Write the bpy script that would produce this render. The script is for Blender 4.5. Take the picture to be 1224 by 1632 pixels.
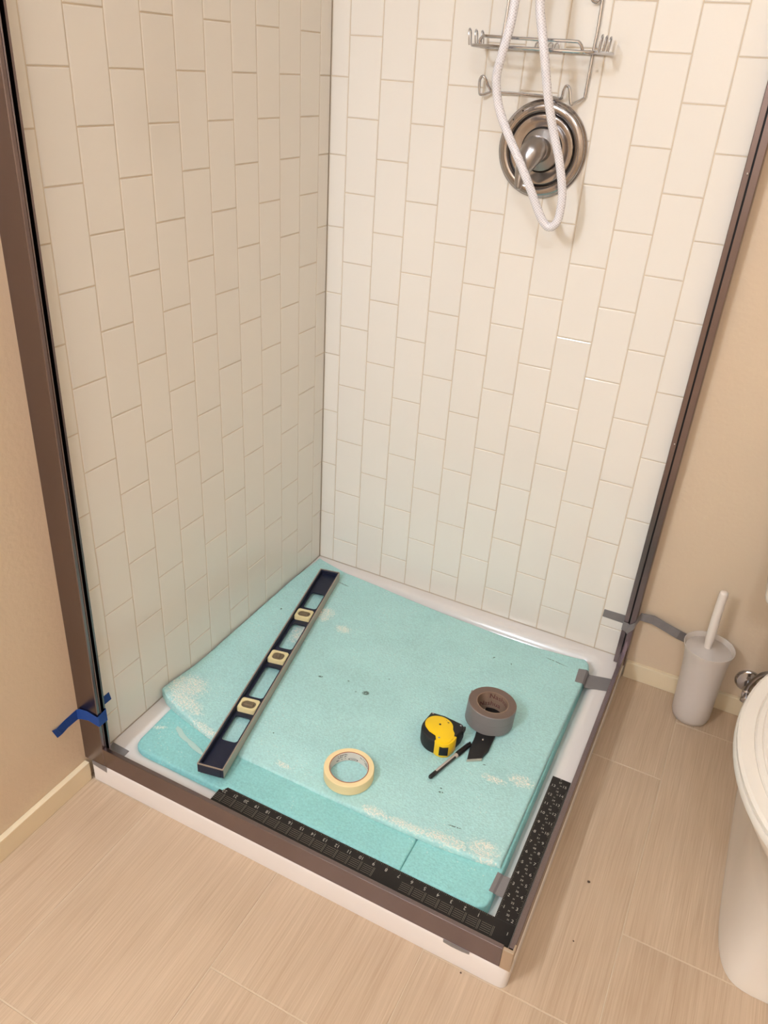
import bpy, bmesh, math, random
from mathutils import Vector, Matrix, noise

for o in list(bpy.data.objects):
    bpy.data.objects.remove(o)
S = bpy.context.scene
COL = S.collection
rnd = random.Random(7)
PI = math.pi

# ------------------------------------------------------------------ camera
cam = bpy.data.cameras.new('camera')
camo = bpy.data.objects.new('camera', cam)
COL.objects.link(camo)
cam.sensor_fit = 'VERTICAL'
cam.sensor_height = 24.0
cam.sensor_width = 18.0
cam.lens = 1259.67 * 24.0 / 1632.0
cam.clip_start = 0.02
_r = Vector((0.8908, 0.4505, 0.0595)); _u = Vector((-0.2694, 0.4180, 0.8676)); _b = Vector((0.3660, -0.7889, 0.4937))
camo.matrix_world = Matrix(((_r.x, _u.x, _b.x, 0.9780), (_r.y, _u.y, _b.y, -1.6842), (_r.z, _u.z, _b.z, 1.3172), (0, 0, 0, 1)))
S.camera = camo

# ------------------------------------------------------------------ world, exposure
w = bpy.data.worlds.new('world'); S.world = w; w.use_nodes = True
w.node_tree.nodes['Background'].inputs[0].default_value = (1.0, 0.86, 0.7, 1)
w.node_tree.nodes['Background'].inputs[1].default_value = 0.1
S.view_settings.view_transform = 'Standard'
S.view_settings.look = 'None'
S.view_settings.gamma = 1.0
S.view_settings.use_curve_mapping = False
S.view_settings.exposure = -0.04
BULB = 170.0          # emission of each vanity globe
CEIL_FILL = 80.0          # emission of the added ceiling fill lamp
WARM = (1.0, 1.13, 1.32)


# ------------------------------------------------------------------ helpers
def lin(c):
    return tuple((v / 255 / 12.92) if v / 255 <= 0.04045 else ((v / 255 + 0.055) / 1.055) ** 2.4 for v in c) + (1,)


def new_mat(name):
    m = bpy.data.materials.new(name); m.use_nodes = True
    return m, m.node_tree, m.node_tree.nodes['Principled BSDF']


def mat(name, rgb, rough=0.5, metal=0.0, coat=0.0, bump=0.0, bscale=200, var=0.0, vscale=20, emit=0, spec=0.5, stretch=None):
    m, nt, b = new_mat(name)
    b.inputs['Base Color'].default_value = lin(rgb)
    b.inputs['Roughness'].default_value = rough
    b.inputs['Metallic'].default_value = metal
    b.inputs['Coat Weight'].default_value = coat
    b.inputs['Specular IOR Level'].default_value = spec
    if emit:
        b.inputs['Emission Color'].default_value = lin(rgb); b.inputs['Emission Strength'].default_value = emit
    if bump or var:
        tc = nt.nodes.new('ShaderNodeTexCoord')
        src = tc.outputs['Object']
        if stretch:
            mp = nt.nodes.new('ShaderNodeMapping'); mp.inputs['Scale'].default_value = stretch
            nt.links.new(src, mp.inputs[0]); src = mp.outputs[0]
    if bump:
        n = nt.nodes.new('ShaderNodeTexNoise'); n.inputs['Scale'].default_value = bscale; n.inputs['Detail'].default_value = 3
        bp = nt.nodes.new('ShaderNodeBump'); bp.inputs['Strength'].default_value = bump; bp.inputs['Distance'].default_value = 0.002
        nt.links.new(src, n.inputs['Vector']); nt.links.new(n.outputs[0], bp.inputs['Height']); nt.links.new(bp.outputs[0], b.inputs['Normal'])
    if var:
        n = nt.nodes.new('ShaderNodeTexNoise'); n.inputs['Scale'].default_value = vscale; n.inputs['Detail'].default_value = 4
        r = nt.nodes.new('ShaderNodeMapRange'); r.inputs[3].default_value = 1 - var; r.inputs[4].default_value = 1 + var
        mx = nt.nodes.new('ShaderNodeMix'); mx.data_type = 'RGBA'; mx.blend_type = 'MULTIPLY'; mx.inputs[0].default_value = 1
        mx.inputs[6].default_value = lin(rgb)
        nt.links.new(src, n.inputs['Vector']); nt.links.new(n.outputs[0], r.inputs[0]); nt.links.new(r.outputs[0], mx.inputs[7])
        nt.links.new(mx.outputs[2], b.inputs['Base Color'])
    return m


class MB:
    """collects shapes and links them as one mesh object"""
    def __init__(s):
        s.v = []; s.f = []; s.m = []

    def add(s, vs, fs, mi=0):
        k = len(s.v); s.v += [tuple(p) for p in vs]; s.f += [tuple(i + k for i in f) for f in fs]; s.m += [mi] * len(fs)
        return s

    def box(s, x0, x1, y0, y1, z0, z1, mi=0):
        return s.add([(x0, y0, z0), (x1, y0, z0), (x1, y1, z0), (x0, y1, z0), (x0, y0, z1), (x1, y0, z1), (x1, y1, z1), (x0, y1, z1)],
                     [(0, 3, 2, 1), (4, 5, 6, 7), (0, 1, 5, 4), (1, 2, 6, 5), (2, 3, 7, 6), (3, 0, 4, 7)], mi)

    def prism(s, poly, z0, z1, mi=0):
        n = len(poly)
        return s.add([(x, y, z0) for x, y in poly] + [(x, y, z1) for x, y in poly],
                     [tuple(range(n))[::-1], tuple(range(n, 2 * n))] + [(i, (i + 1) % n, n + (i + 1) % n, n + i) for i in range(n)], mi)

    def lathe(s, prof, n=48, M=None, mi=0, closed=False):
        M = M or Matrix.Identity(4); vs = []; fs = []
        for r, z in prof:
            for i in range(n):
                a = 2 * PI * i / n; vs.append(M @ Vector((r * math.cos(a), r * math.sin(a), z)))
        k = len(prof)
        for j in range(k if closed else k - 1):
            j2 = (j + 1) % k
            for i in range(n):
                i2 = (i + 1) % n; fs.append((j * n + i, j * n + i2, j2 * n + i2, j2 * n + i))
        return s.add(vs, fs, mi)

    def tube(s, pts, r, n=10, smooth=0, caps=True, mi=0):
        pts = [Vector(p) for p in pts]
        rs = list(r) if isinstance(r, (list, tuple)) else [r] * len(pts)
        if smooth:
            q = []; qr = []
            P = [pts[0] * 2 - pts[1]] + pts + [pts[-1] * 2 - pts[-2]]
            for i in range(1, len(P) - 2):
                for j in range(smooth):
                    t = j / smooth; a, b, c, d = P[i - 1:i + 3]
                    q.append(0.5 * ((2 * b) + (c - a) * t + (2 * a - 5 * b + 4 * c - d) * t * t + (3 * b - a - 3 * c + d) * t ** 3))
                    qr.append(rs[i - 1] * (1 - t) + rs[i] * t)
            q.append(pts[-1]); qr.append(rs[-1]); pts, rs = q, qr
        vs = []; fs = []
        up = None
        for i, p in enumerate(pts):
            d = (pts[min(i + 1, len(pts) - 1)] - pts[max(i - 1, 0)]).normalized()
            if up is None:
                up = d.orthogonal().normalized()
            up = (up - d * up.dot(d)).normalized(); sd = d.cross(up)
            for k in range(n):
                a = 2 * PI * k / n; vs.append(p + (up * math.cos(a) + sd * math.sin(a)) * rs[i])
        for i in range(len(pts) - 1):
            for k in range(n):
                k2 = (k + 1) % n; fs.append((i * n + k, i * n + k2, (i + 1) * n + k2, (i + 1) * n + k))
        if caps:
            fs.append(tuple(range(n))[::-1]); fs.append(tuple(range((len(pts) - 1) * n, len(pts) * n)))
        return s.add(vs, fs, mi)

    def loft(s, rings, cap=True, mi=0):
        n = len(rings[0]); vs = [p for r in rings for p in r]; fs = []
        for j in range(len(rings) - 1):
            for i in range(n):
                i2 = (i + 1) % n; fs.append((j * n + i, j * n + i2, (j + 1) * n + i2, (j + 1) * n + i))
        if cap:
            fs.append(tuple(range(n))[::-1]); fs.append(tuple(range((len(rings) - 1) * n, len(rings) * n)))
        return s.add(vs, fs, mi)

    def build(s, name, mats, parent=None, world=True, bevel=0, seg=2, smooth=False, angle=35):
        me = bpy.data.meshes.new(name); me.from_pydata(s.v, [], s.f)
        mats = mats if isinstance(mats, list) else [mats]
        for m in mats: me.materials.append(m)
        for p, i in zip(me.polygons, s.m): p.material_index = i
        bm = bmesh.new(); bm.from_mesh(me)
        bmesh.ops.recalc_face_normals(bm, faces=bm.faces)
        if bevel:
            ed = [e for e in bm.edges if len(e.link_faces) == 2 and e.calc_face_angle(0) > math.radians(30)]
            bmesh.ops.bevel(bm, geom=ed, offset=bevel, segments=seg, affect='EDGES', profile=0.5, clamp_overlap=True)
        bm.to_mesh(me); bm.free()
        if smooth:
            me.shade_smooth() if hasattr(me, 'shade_smooth') else None
            for p in me.polygons: p.use_smooth = True
            me.set_sharp_from_angle(angle=math.radians(angle))
        return link(name, me, parent, world)


def link(name, me, parent=None, world=True):
    o = bpy.data.objects.new(name, me); COL.objects.link(o)
    if parent is not None:
        o.parent = parent
        if world:      # vertices are in world space: cancel the parents' offset
            L = parent.location if parent.parent is None else Vector((0, 0, 0))
            o.matrix_parent_inverse = Matrix.Translation(-L)
    return o


def thing(name, label, cat, loc=(0, 0, 0), group=None, rot=(0, 0, 0)):
    o = bpy.data.objects.new(name, None); COL.objects.link(o); o.empty_display_size = 0.05
    o.location = loc; o.rotation_euler = rot; o['label'] = label; o['category'] = cat
    if group: o['group'] = group
    return o


def tag(o, label, cat, group=None):
    o['label'] = label; o['category'] = cat
    if group: o['group'] = group
    return o


def struct(o):
    o['kind'] = 'structure'; return o


_glyph = {}


def text_mesh(txt, size, res=3):
    """flat outlined text as (verts2d, faces), centred"""
    k = (txt, size)
    if k in _glyph: return _glyph[k]
    cu = bpy.data.curves.new('t', 'FONT'); cu.body = txt; cu.size = size; cu.resolution_u = res
    cu.align_x = 'CENTER'; cu.align_y = 'CENTER'
    ob = bpy.data.objects.new('t', cu); COL.objects.link(ob)
    dg = bpy.context.evaluated_depsgraph_get()
    me = bpy.data.meshes.new_from_object(ob.evaluated_get(dg))
    r = ([tuple(v.co) for v in me.vertices], [tuple(p.vertices) for p in me.polygons])
    bpy.data.objects.remove(ob); bpy.data.curves.remove(cu); bpy.data.meshes.remove(me)
    _glyph[k] = r
    return r


def put_text(mb, txt, size, fn, mi=0):
    v, f = text_mesh(txt, size)
    mb.add([fn(x, y) for x, y, z in v], f, mi)


# ------------------------------------------------------------------ materials
def wall_paint(name, rgb):
    m, nt, b = new_mat(name)
    b.inputs['Roughness'].default_value = 0.55
    b.inputs['Base Color'].default_value = lin(rgb)
    tc = nt.nodes.new('ShaderNodeTexCoord')
    n = nt.nodes.new('ShaderNodeTexNoise'); n.inputs['Scale'].default_value = 130; n.inputs['Detail'].default_value = 2
    n2 = nt.nodes.new('ShaderNodeTexVoronoi'); n2.inputs['Scale'].default_value = 75
    ad = nt.nodes.new('ShaderNodeMath'); ad.operation = 'MULTIPLY_ADD'; ad.inputs[1].default_value = 0.5
    bp = nt.nodes.new('ShaderNodeBump'); bp.inputs['Strength'].default_value = 0.35; bp.inputs['Distance'].default_value = 0.0014
    nt.links.new(tc.outputs['Object'], n.inputs['Vector']); nt.links.new(tc.outputs['Object'], n2.inputs['Vector'])
    nt.links.new(n2.outputs[0], ad.inputs[0]); nt.links.new(n.outputs[0], ad.inputs[2])
    nt.links.new(ad.outputs[0], bp.inputs['Height']); nt.links.new(bp.outputs[0], b.inputs['Normal'])
    return m


M_wall = wall_paint('beige_wall_paint', (213, 191, 163))
M_ceil = mat('ceiling_paint', (240, 238, 234), 0.8)
M_trim = mat('cream_trim_paint', (228, 210, 176), 0.45, var=0.03, vscale=9)
M_grout = mat('sanded_grout', (213, 197, 174), 0.9, bump=0.3, bscale=600)


def tile_material():
    m, nt, b = new_mat('glazed_ivory_tile')
    b.inputs['Roughness'].default_value = 0.12
    b.inputs['Specular IOR Level'].default_value = 0.42
    oi = nt.nodes.new('ShaderNodeObjectInfo')
    r = nt.nodes.new('ShaderNodeMapRange'); r.inputs[3].default_value = 0.985; r.inputs[4].default_value = 1.0
    mx = nt.nodes.new('ShaderNodeMix'); mx.data_type = 'RGBA'; mx.blend_type = 'MULTIPLY'; mx.inputs[0].default_value = 1
    mx.inputs[6].default_value = lin((236, 229, 218))
    nt.links.new(oi.outputs['Random'], r.inputs[0]); nt.links.new(r.outputs[0], mx.inputs[7]); nt.links.new(mx.outputs[2], b.inputs['Base Color'])
    tc = nt.nodes.new('ShaderNodeTexCoord')
    n = nt.nodes.new('ShaderNodeTexNoise'); n.inputs['Scale'].default_value = 14; n.inputs['Detail'].default_value = 1
    bp = nt.nodes.new('ShaderNodeBump'); bp.inputs['Strength'].default_value = 0.12; bp.inputs['Distance'].default_value = 0.004
    nt.links.new(tc.outputs['Object'], n.inputs['Vector']); nt.links.new(n.outputs[0], bp.inputs['Height']); nt.links.new(bp.outputs[0], b.inputs['Normal'])
    return m


M_tile = tile_material()


def floor_material():
    m, nt, b = new_mat('linear_porcelain_floor')
    b.inputs['Roughness'].default_value = 0.42
    tc = nt.nodes.new('ShaderNodeTexCoord'); oi = nt.nodes.new('ShaderNodeObjectInfo')
    off = nt.nodes.new('ShaderNodeVectorMath'); off.operation = 'SCALE'; off.inputs['Scale'].default_value = 37.0
    cx = nt.nodes.new('ShaderNodeCombineXYZ')
    for i in range(3): nt.links.new(oi.outputs['Random'], cx.inputs[i])
    nt.links.new(cx.outputs[0], off.inputs[0])
    ad = nt.nodes.new('ShaderNodeVectorMath'); ad.operation = 'ADD'
    nt.links.new(tc.outputs['Object'], ad.inputs[0]); nt.links.new(off.outputs[0], ad.inputs[1])

    def nz(scale, detail=3, rough=0.6):
        mp = nt.nodes.new('ShaderNodeMapping'); mp.inputs['Scale'].default_value = scale
        n = nt.nodes.new('ShaderNodeTexNoise'); n.inputs['Scale'].default_value = 1; n.inputs['Detail'].default_value = detail
        n.inputs['Roughness'].default_value = rough
        nt.links.new(ad.outputs[0], mp.inputs[0]); nt.links.new(mp.outputs[0], n.inputs['Vector'])
        return n.outputs[0]
    a = nz((460, 8, 1), 3); c = nz((70, 2.5, 1), 3); d = nz((6, 3, 1), 2)
    cr = nt.nodes.new('ShaderNodeValToRGB')
    cr.color_ramp.elements[0].position = 0.3; cr.color_ramp.elements[0].color = lin((174, 147, 119))
    cr.color_ramp.elements[1].position = 0.68; cr.color_ramp.elements[1].color = lin((209, 184, 156))
    m1 = nt.nodes.new('ShaderNodeMix'); m1.inputs[0].default_value = 0.36
    nt.links.new(a, m1.inputs[2]); nt.links.new(c, m1.inputs[3])
    m2 = nt.nodes.new('ShaderNodeMix'); m2.inputs[0].default_value = 0.25
    nt.links.new(m1.outputs[0], m2.inputs[2]); nt.links.new(d, m2.inputs[3])
    nt.links.new(m2.outputs[0], cr.inputs[0])
    mr = nt.nodes.new('ShaderNodeMapRange'); mr.inputs[3].default_value = 0.96; mr.inputs[4].default_value = 1.02
    nt.links.new(oi.outputs['Random'], mr.inputs[0])
    mx = nt.nodes.new('ShaderNodeMix'); mx.data_type = 'RGBA'; mx.blend_type = 'MULTIPLY'; mx.inputs[0].default_value = 1
    nt.links.new(cr.outputs[0], mx.inputs[6]); nt.links.new(mr.outputs[0], mx.inputs[7]); nt.links.new(mx.outputs[2], b.inputs['Base Color'])
    bp = nt.nodes.new('ShaderNodeBump'); bp.inputs['Strength'].default_value = 0.25; bp.inputs['Distance'].default_value = 0.0008
    nt.links.new(m1.outputs[0], bp.inputs['Height']); nt.links.new(bp.outputs[0], b.inputs['Normal'])
    return m


M_floor = floor_material()
M_fgrout = mat('floor_grout', (208, 188, 160), 0.9, bump=0.2, bscale=500)
M_pan = mat('white_acrylic', (230, 222, 215), 0.16, spec=0.5)
M_steel = mat('brushed_nickel_aluminium', (134, 122, 123), 0.27, metal=1.0, var=0.06, vscale=3, bump=0.05, bscale=400)
M_dark = mat('black_glazing_channel', (16, 13, 12), 0.6)
M_cap = mat('champagne_end_cap', (196, 176, 152), 0.35, metal=0.7)
M_chrome = mat('chrome', (200, 200, 204), 0.12, metal=1.0)
M_nickel = mat('polished_nickel', (176, 170, 168), 0.13, metal=1.0)
M_nickel_b = mat('brushed_nickel', (166, 162, 160), 0.28, metal=1.0)
M_groove = mat('dark_groove', (26, 20, 18), 0.5)
M_porc = mat('glazed_porcelain', (226, 217, 204), 0.12, spec=0.5)
M_seat = mat('white_toilet_seat_plastic', (228, 220, 207), 0.22)
M_bluetape = mat('blue_painters_tape', (20, 66, 140), 0.75, bump=0.25, bscale=900)
M_greytape = mat('grey_duct_tape', (128, 122, 120), 0.42, bump=0.3, bscale=500, var=0.05, vscale=60)
M_black = mat('black_plastic', (22, 21, 22), 0.45)
M_rubber = mat('black_rubber', (24, 23, 25), 0.62, bump=0.15, bscale=900)
M_yellow = mat('yellow_plastic', (247, 202, 10), 0.38)
M_mark = mat('white_etched_marks', (190, 182, 168), 0.6)
M_markdim = mat('worn_etched_marks', (138, 127, 112), 0.6)
M_square = mat('black_oxide_steel', (27, 23, 20), 0.45, metal=0.2, var=0.15, vscale=40, bump=0.1, bscale=150)
M_ink = mat('dark_print', (44, 42, 48), 0.7)
M_redink = mat('maroon_print', (96, 40, 38), 0.7)
M_card = mat('cardboard_core', (146, 120, 100), 0.85, var=0.08, vscale=80)
M_whitecore = mat('white_paper_core', (224, 214, 202), 0.8)
M_redcore = mat('red_core_edge', (170, 98, 74), 0.8)
M_mask = mat('cream_masking_tape', (244, 220, 166), 0.6, bump=0.2, bscale=700)
M_level = mat('navy_enamel', (20, 26, 48), 0.42, var=0.12, vscale=50, bump=0.1, bscale=60)
M_alu = mat('machined_edge', (176, 160, 144), 0.4, metal=0.55, var=0.08, vscale=70)
M_vialblk = mat('cream_vial_block', (226, 210, 158), 0.4, var=0.06, vscale=90)
M_pen_w = mat('silver_label_barrel', (196, 186, 176), 0.35, metal=0.2)
M_blade = mat('bare_steel_tip', (205, 196, 182), 0.3, metal=0.6)


def vial_material():
    m, nt, b = new_mat('smoky_vial_glass')
    b.inputs['Base Color'].default_value = lin((142, 124, 98)); b.inputs['Roughness'].default_value = 0.06
    b.inputs['Transmission Weight'].default_value = 0.35; b.inputs['IOR'].default_value = 1.4
    return m


M_vial = vial_material()


def frosted(name, rgb, trans=0.6):
    m, nt, b = new_mat(name)
    b.inputs['Base Color'].default_value = lin(rgb); b.inputs['Roughness'].default_value = 0.4
    b.inputs['IOR'].default_value = 1.2
    tr = nt.nodes.new('ShaderNodeBsdfTranslucent'); tr.inputs[0].default_value = lin(rgb)
    tp = nt.nodes.new('ShaderNodeBsdfTransparent')
    m1 = nt.nodes.new('ShaderNodeMixShader'); m1.inputs[0].default_value = trans
    m2 = nt.nodes.new('ShaderNodeMixShader'); m2.inputs[0].default_value = 0.30
    out = nt.nodes['Material Output']
    nt.links.new(b.outputs[0], m1.inputs[1]); nt.links.new(tr.outputs[0], m1.inputs[2])
    nt.links.new(m1.outputs[0], m2.inputs[1]); nt.links.new(tp.outputs[0], m2.inputs[2]); nt.links.new(m2.outputs[0], out.inputs[0])
    return m


M_frost = frosted('frosted_plastic', (244, 236, 228), 0.35)


def hose_material():
    m, nt, b = new_mat('clear_braided_hose')
    b.inputs['Roughness'].default_value = 0.2
    tc = nt.nodes.new('ShaderNodeTexCoord')
    outs = []
    for rot in (0.75, -0.75):
        mp = nt.nodes.new('ShaderNodeMapping'); mp.inputs['Rotation'].default_value = (0, rot, 0)
        wv = nt.nodes.new('ShaderNodeTexWave'); wv.inputs['Scale'].default_value = 85; wv.wave_type = 'BANDS'; wv.bands_direction = 'Z'
        nt.links.new(tc.outputs['Object'], mp.inputs[0]); nt.links.new(mp.outputs[0], wv.inputs[0]); outs.append(wv.outputs[0])
    mu = nt.nodes.new('ShaderNodeMath'); mu.operation = 'MAXIMUM'
    nt.links.new(outs[0], mu.inputs[0]); nt.links.new(outs[1], mu.inputs[1])
    cr = nt.nodes.new('ShaderNodeValToRGB')
    cr.color_ramp.elements[0].color = lin((200, 194, 196)); cr.color_ramp.elements[1].color = lin((240, 236, 237))
    bp = nt.nodes.new('ShaderNodeBump'); bp.inputs['Strength'].default_value = 0.4; bp.inputs['Distance'].default_value = 0.0007
    nt.links.new(mu.outputs[0], cr.inputs[0]); nt.links.new(cr.outputs[0], b.inputs['Base Color'])
    nt.links.new(mu.outputs[0], bp.inputs['Height']); nt.links.new(bp.outputs[0], b.inputs['Normal'])
    return m


M_hose = hose_material()


def foam_material(name, base, marks):
    """teal packing foam: fine cells, paler rubbed patches and pen-thin dark nicks at given places"""
    m, nt, b = new_mat(name)
    b.inputs['Roughness'].default_value = 0.62; b.inputs['Specular IOR Level'].default_value = 0.35
    b.inputs['Subsurface Weight'].default_value = 0.12; b.inputs['Subsurface Radius'].default_value = (0.006, 0.012, 0.01)
    tc = nt.nodes.new('ShaderNodeTexCoord'); P = tc.outputs['Object']

    def N(t, **k):
        n = nt.nodes.new(t)
        for a, c in k.items():
            if a == 'op': n.operation = c
            else: n.inputs[int(a[1:])].default_value = c
        return n

    def math_(op, a, c):
        n = nt.nodes.new('ShaderNodeMath'); n.operation = op; n.use_clamp = False
        for i, x in enumerate((a, c)):
            if isinstance(x, (int, float)): n.inputs[i].default_value = x
            else: nt.links.new(x, n.inputs[i])
        return n.outputs[0]
    vo = nt.nodes.new('ShaderNodeTexVoronoi'); vo.inputs['Scale'].default_value = 260
    n1 = nt.nodes.new('ShaderNodeTexNoise'); n1.inputs['Scale'].default_value = 210; n1.inputs['Detail'].default_value = 3
    n2 = nt.nodes.new('ShaderNodeTexNoise'); n2.inputs['Scale'].default_value = 9; n2.inputs['Detail'].default_value = 5
    n3 = nt.nodes.new('ShaderNodeTexVoronoi'); n3.inputs['Scale'].default_value = 120
    for n in (vo, n1, n2, n3): nt.links.new(P, n.inputs['Vector'])
    # mottling
    cr = nt.nodes.new('ShaderNodeValToRGB')
    cr.color_ramp.elements[0].position = 0.32; cr.color_ramp.elements[0].color = lin(tuple(c * 0.95 for c in base))
    cr.color_ramp.elements[1].position = 0.72; cr.color_ramp.elements[1].color = lin(tuple(min(255, c * 1.05 + 5) for c in base))
    mm = math_('ADD', math_('MULTIPLY', n1.outputs[0], 0.6), math_('MULTIPLY', n2.outputs[0], 0.4))
    nt.links.new(mm, cr.inputs[0])
    # scattered pale cells
    sp = math_('MULTIPLY', math_('LESS_THAN', n3.outputs[0], 0.16), math_('GREATER_THAN', n2.outputs[0], 0.56))
    scuff = math_('MULTIPLY', sp, 0.45)
    dark = None
    n4 = nt.nodes.new('ShaderNodeTexNoise'); n4.inputs['Scale'].default_value = 330; n4.inputs['Detail'].default_value = 2; nt.links.new(P, n4.inputs['Vector'])
    g_ = nt.nodes.new('ShaderNodeMapRange'); g_.inputs[1].default_value = 0.47; g_.inputs[2].default_value = 0.57; nt.links.new(n4.outputs[0], g_.inputs[0])
    grain = g_.outputs[0]
    for kind, x, y, rx, ry, rot in marks:
        mp = nt.nodes.new('ShaderNodeMapping'); mp.vector_type = 'TEXTURE'
        mp.inputs['Location'].default_value = (x, y, 0); mp.inputs['Rotation'].default_value = (0, 0, math.radians(rot)); mp.inputs['Scale'].default_value = (rx, ry, 100)
        nt.links.new(P, mp.inputs[0])
        ln = nt.nodes.new('ShaderNodeVectorMath'); ln.operation = 'LENGTH'; nt.links.new(mp.outputs[0], ln.inputs[0])
        mr = nt.nodes.new('ShaderNodeMapRange'); mr.inputs[1].default_value = 1.0; mr.inputs[2].default_value = 0.0 if kind == 's' else 0.6
        nt.links.new(ln.outputs['Value'], mr.inputs[0])
        if kind in 'sp':
            nn = math_('ADD', mr.outputs[0], math_('SUBTRACT', n1.outputs[0], 0.95 if kind == 's' else 1.0))
            v = nt.nodes.new('ShaderNodeMapRange'); v.inputs[1].default_value = 0.0; v.inputs[2].default_value = 0.22
            nt.links.new(nn, v.inputs[0])
            gr = math_('MULTIPLY', v.outputs[0], math_('ADD', 0.28, math_('MULTIPLY', grain, 0.85)))
            scuff = math_('MAXIMUM', scuff, gr)
        else:
            v = math_('MULTIPLY', mr.outputs[0], math_('GREATER_THAN', n1.outputs[0], 0.42))
            dark = v if dark is None else math_('MAXIMUM', dark, v)
    mx = nt.nodes.new('ShaderNodeMix'); mx.data_type = 'RGBA'
    mx.inputs[7].default_value = lin((236, 236, 222)); nt.links.new(cr.outputs[0], mx.inputs[6]); nt.links.new(math_('MULTIPLY', scuff, 0.9), mx.inputs[0])
    last = mx.outputs[2]
    if dark is not None:
        m2 = nt.nodes.new('ShaderNodeMix'); m2.data_type = 'RGBA'; m2.inputs[7].default_value = lin((70, 84, 70))
        nt.links.new(last, m2.inputs[6]); nt.links.new(math_('MULTIPLY', dark, 0.85), m2.inputs[0]); last = m2.outputs[2]
    nt.links.new(last, b.inputs['Base Color'])
    bp = nt.nodes.new('ShaderNodeBump'); bp.inputs['Strength'].default_value = 0.55; bp.inputs['Distance'].default_value = 0.0012
    nt.links.new(math_('ADD', vo.outputs[0], math_('MULTIPLY', scuff, n1.outputs[0])), bp.inputs['Height']); nt.links.new(bp.outputs[0], b.inputs['Normal'])
    return m


# ------------------------------------------------------------------ room shell
X1, Y1, H = 2.05, -3.2, 2.44
YW = 0.010          # painted back wall face
XW = -0.018         # painted left wall face

wall_left = struct(MB().box(-0.12, XW, Y1 - 0.1, 0.11, -0.1, H + 0.1).build('wall_left', M_wall))
wall_back = struct(MB().box(XW, X1 + 0.1, YW, 0.11, -0.1, H + 0.1).build('wall_back', M_wall))
wall_right = struct(MB().box(X1, X1 + 0.1, Y1 - 0.1, YW, -0.1, H + 0.1).build('wall_right', M_wall))
wall_front = struct(MB().box(XW, X1, Y1 - 0.1, Y1, -0.1, H + 0.1).build('wall_front', M_wall))
struct(MB().box(XW, X1, Y1, YW, H, H + 0.1).build('ceiling', M_ceil))
floor = struct(MB().box(XW, X1, Y1, YW, -0.1, -0.0012).build('floor', M_fgrout))

# grout beds behind the tiles
TOP = 2.085
RIM = 0.054
MB().box(XW, -0.0016, -0.874, 0.0, RIM - 0.006, TOP).build('grout_bed', M_grout, wall_left)
MB().box(-0.0016, 0.888, 0.0016, YW, RIM - 0.006, TOP).build('grout_bed', M_grout, wall_back)

_tm = {}


def tile_mesh(wd, ht):
    """tile centred at origin, face at y=0 looking to -y, rounded glaze edge"""
    k = (round(wd, 4), round(ht, 4))
    if k in _tm: return _tm[k]
    vs = []; fs = []
    for ins, y in ((0, 0.007), (0, 0.0014), (0.0005, 0.0005), (0.0017, 0.0)):
        a, b_ = wd / 2 - ins, ht / 2 - ins
        vs += [(-a, y, -b_), (a, y, -b_), (a, y, b_), (-a, y, b_)]
    for j in range(3):
        for i in range(4):
            i2 = (i + 1) % 4; fs.append((j * 4 + i, j * 4 + i2, j * 4 + 4 + i2, j * 4 + 4 + i))
    fs.append((12, 13, 14, 15))
    me = bpy.data.meshes.new('tile'); me.from_pydata(vs, [], fs); me.materials.append(M_tile); me.update()
    _tm[k] = me
    return me


PT, HT, G = 0.0768, 0.154, 0.0021
Z0 = 1.285


def tile_wall(parent, first, last, left):
    xs = [0.0, first]
    while xs[-1] + PT < last - 0.004: xs.append(xs[-1] + PT)
    xs.append(last)
    for c in range(len(xs) - 1):
        x0, x1 = xs[c], xs[c + 1]
        n = 8.5 if c % 2 else 8.0
        zb = Z0 - n * HT
        while zb < TOP - 0.02:
            a, b_ = max(zb, RIM + 0.001), min(zb + HT, TOP)
            if b_ - a > 0.012:
                me = tile_mesh(x1 - x0 - G, b_ - a - G)
                o = bpy.data.objects.new('tile', me); COL.objects.link(o); o.parent = parent
                jx, jz = rnd.uniform(-1, 1) * 0.0014, rnd.uniform(-1, 1) * 0.0014
                if left:
                    o.location = (-rnd.uniform(0, 1) * 2e-4, -(x0 + x1) / 2, (a + b_) / 2); o.rotation_euler = (jx, 0, PI / 2 + jz)
                    if c == 0: o.location.y -= 0.0002
                else:
                    o.location = ((x0 + x1) / 2, rnd.uniform(0, 1) * 2e-4, (a + b_) / 2); o.rotation_euler = (jx, 0, jz)
            zb += HT


tile_wall(wall_left, 0.0444, 0.8775, True)
tile_wall(wall_back, 0.0430, 0.889, False)

# floor tiles, 12 x 24 in, a third of a length staggered from row to row
FW, FL = 0.2985, 0.5965
_fm = {}
row = -2
x = 0.4456 - 2 * FW
while x < X1:
    x0, x1 = max(x, XW), min(x + FW, X1)
    if x1 - x0 > 0.01:
        k = round((x - 0.4456) / FW)
        yb = -0.4995 + 0.1985 * k
        while yb < 0: yb += FL
        y = yb
        while y > Y1:
            a, b_ = max(y - FL, Y1), min(y, YW)
            if b_ - a > 0.01:
                kk = (round(x1 - x0, 3), round(b_ - a, 3))
                if kk not in _fm:
                    wd, ht = x1 - x0 - 0.0020, b_ - a - 0.0024
                    _fm[kk] = None
                    o = MB().box(-wd / 2, wd / 2, -ht / 2, ht / 2, -0.0012, 0.0).build('floor_tile', M_floor, floor, bevel=0.0007, seg=1)
                    _fm[kk] = o.data
                else:
                    o = bpy.data.objects.new('floor_tile', _fm[kk]); COL.objects.link(o); o.parent = floor
                o.location = ((x0 + x1) / 2, (a + b_) / 2, 0)
            y -= FL
    x += FW

# baseboards
def baseboard(name, pts):
    return struct(MB().prism(pts, 0.0, 0.048).build(name, M_trim, bevel=0.0015, seg=2))


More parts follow.
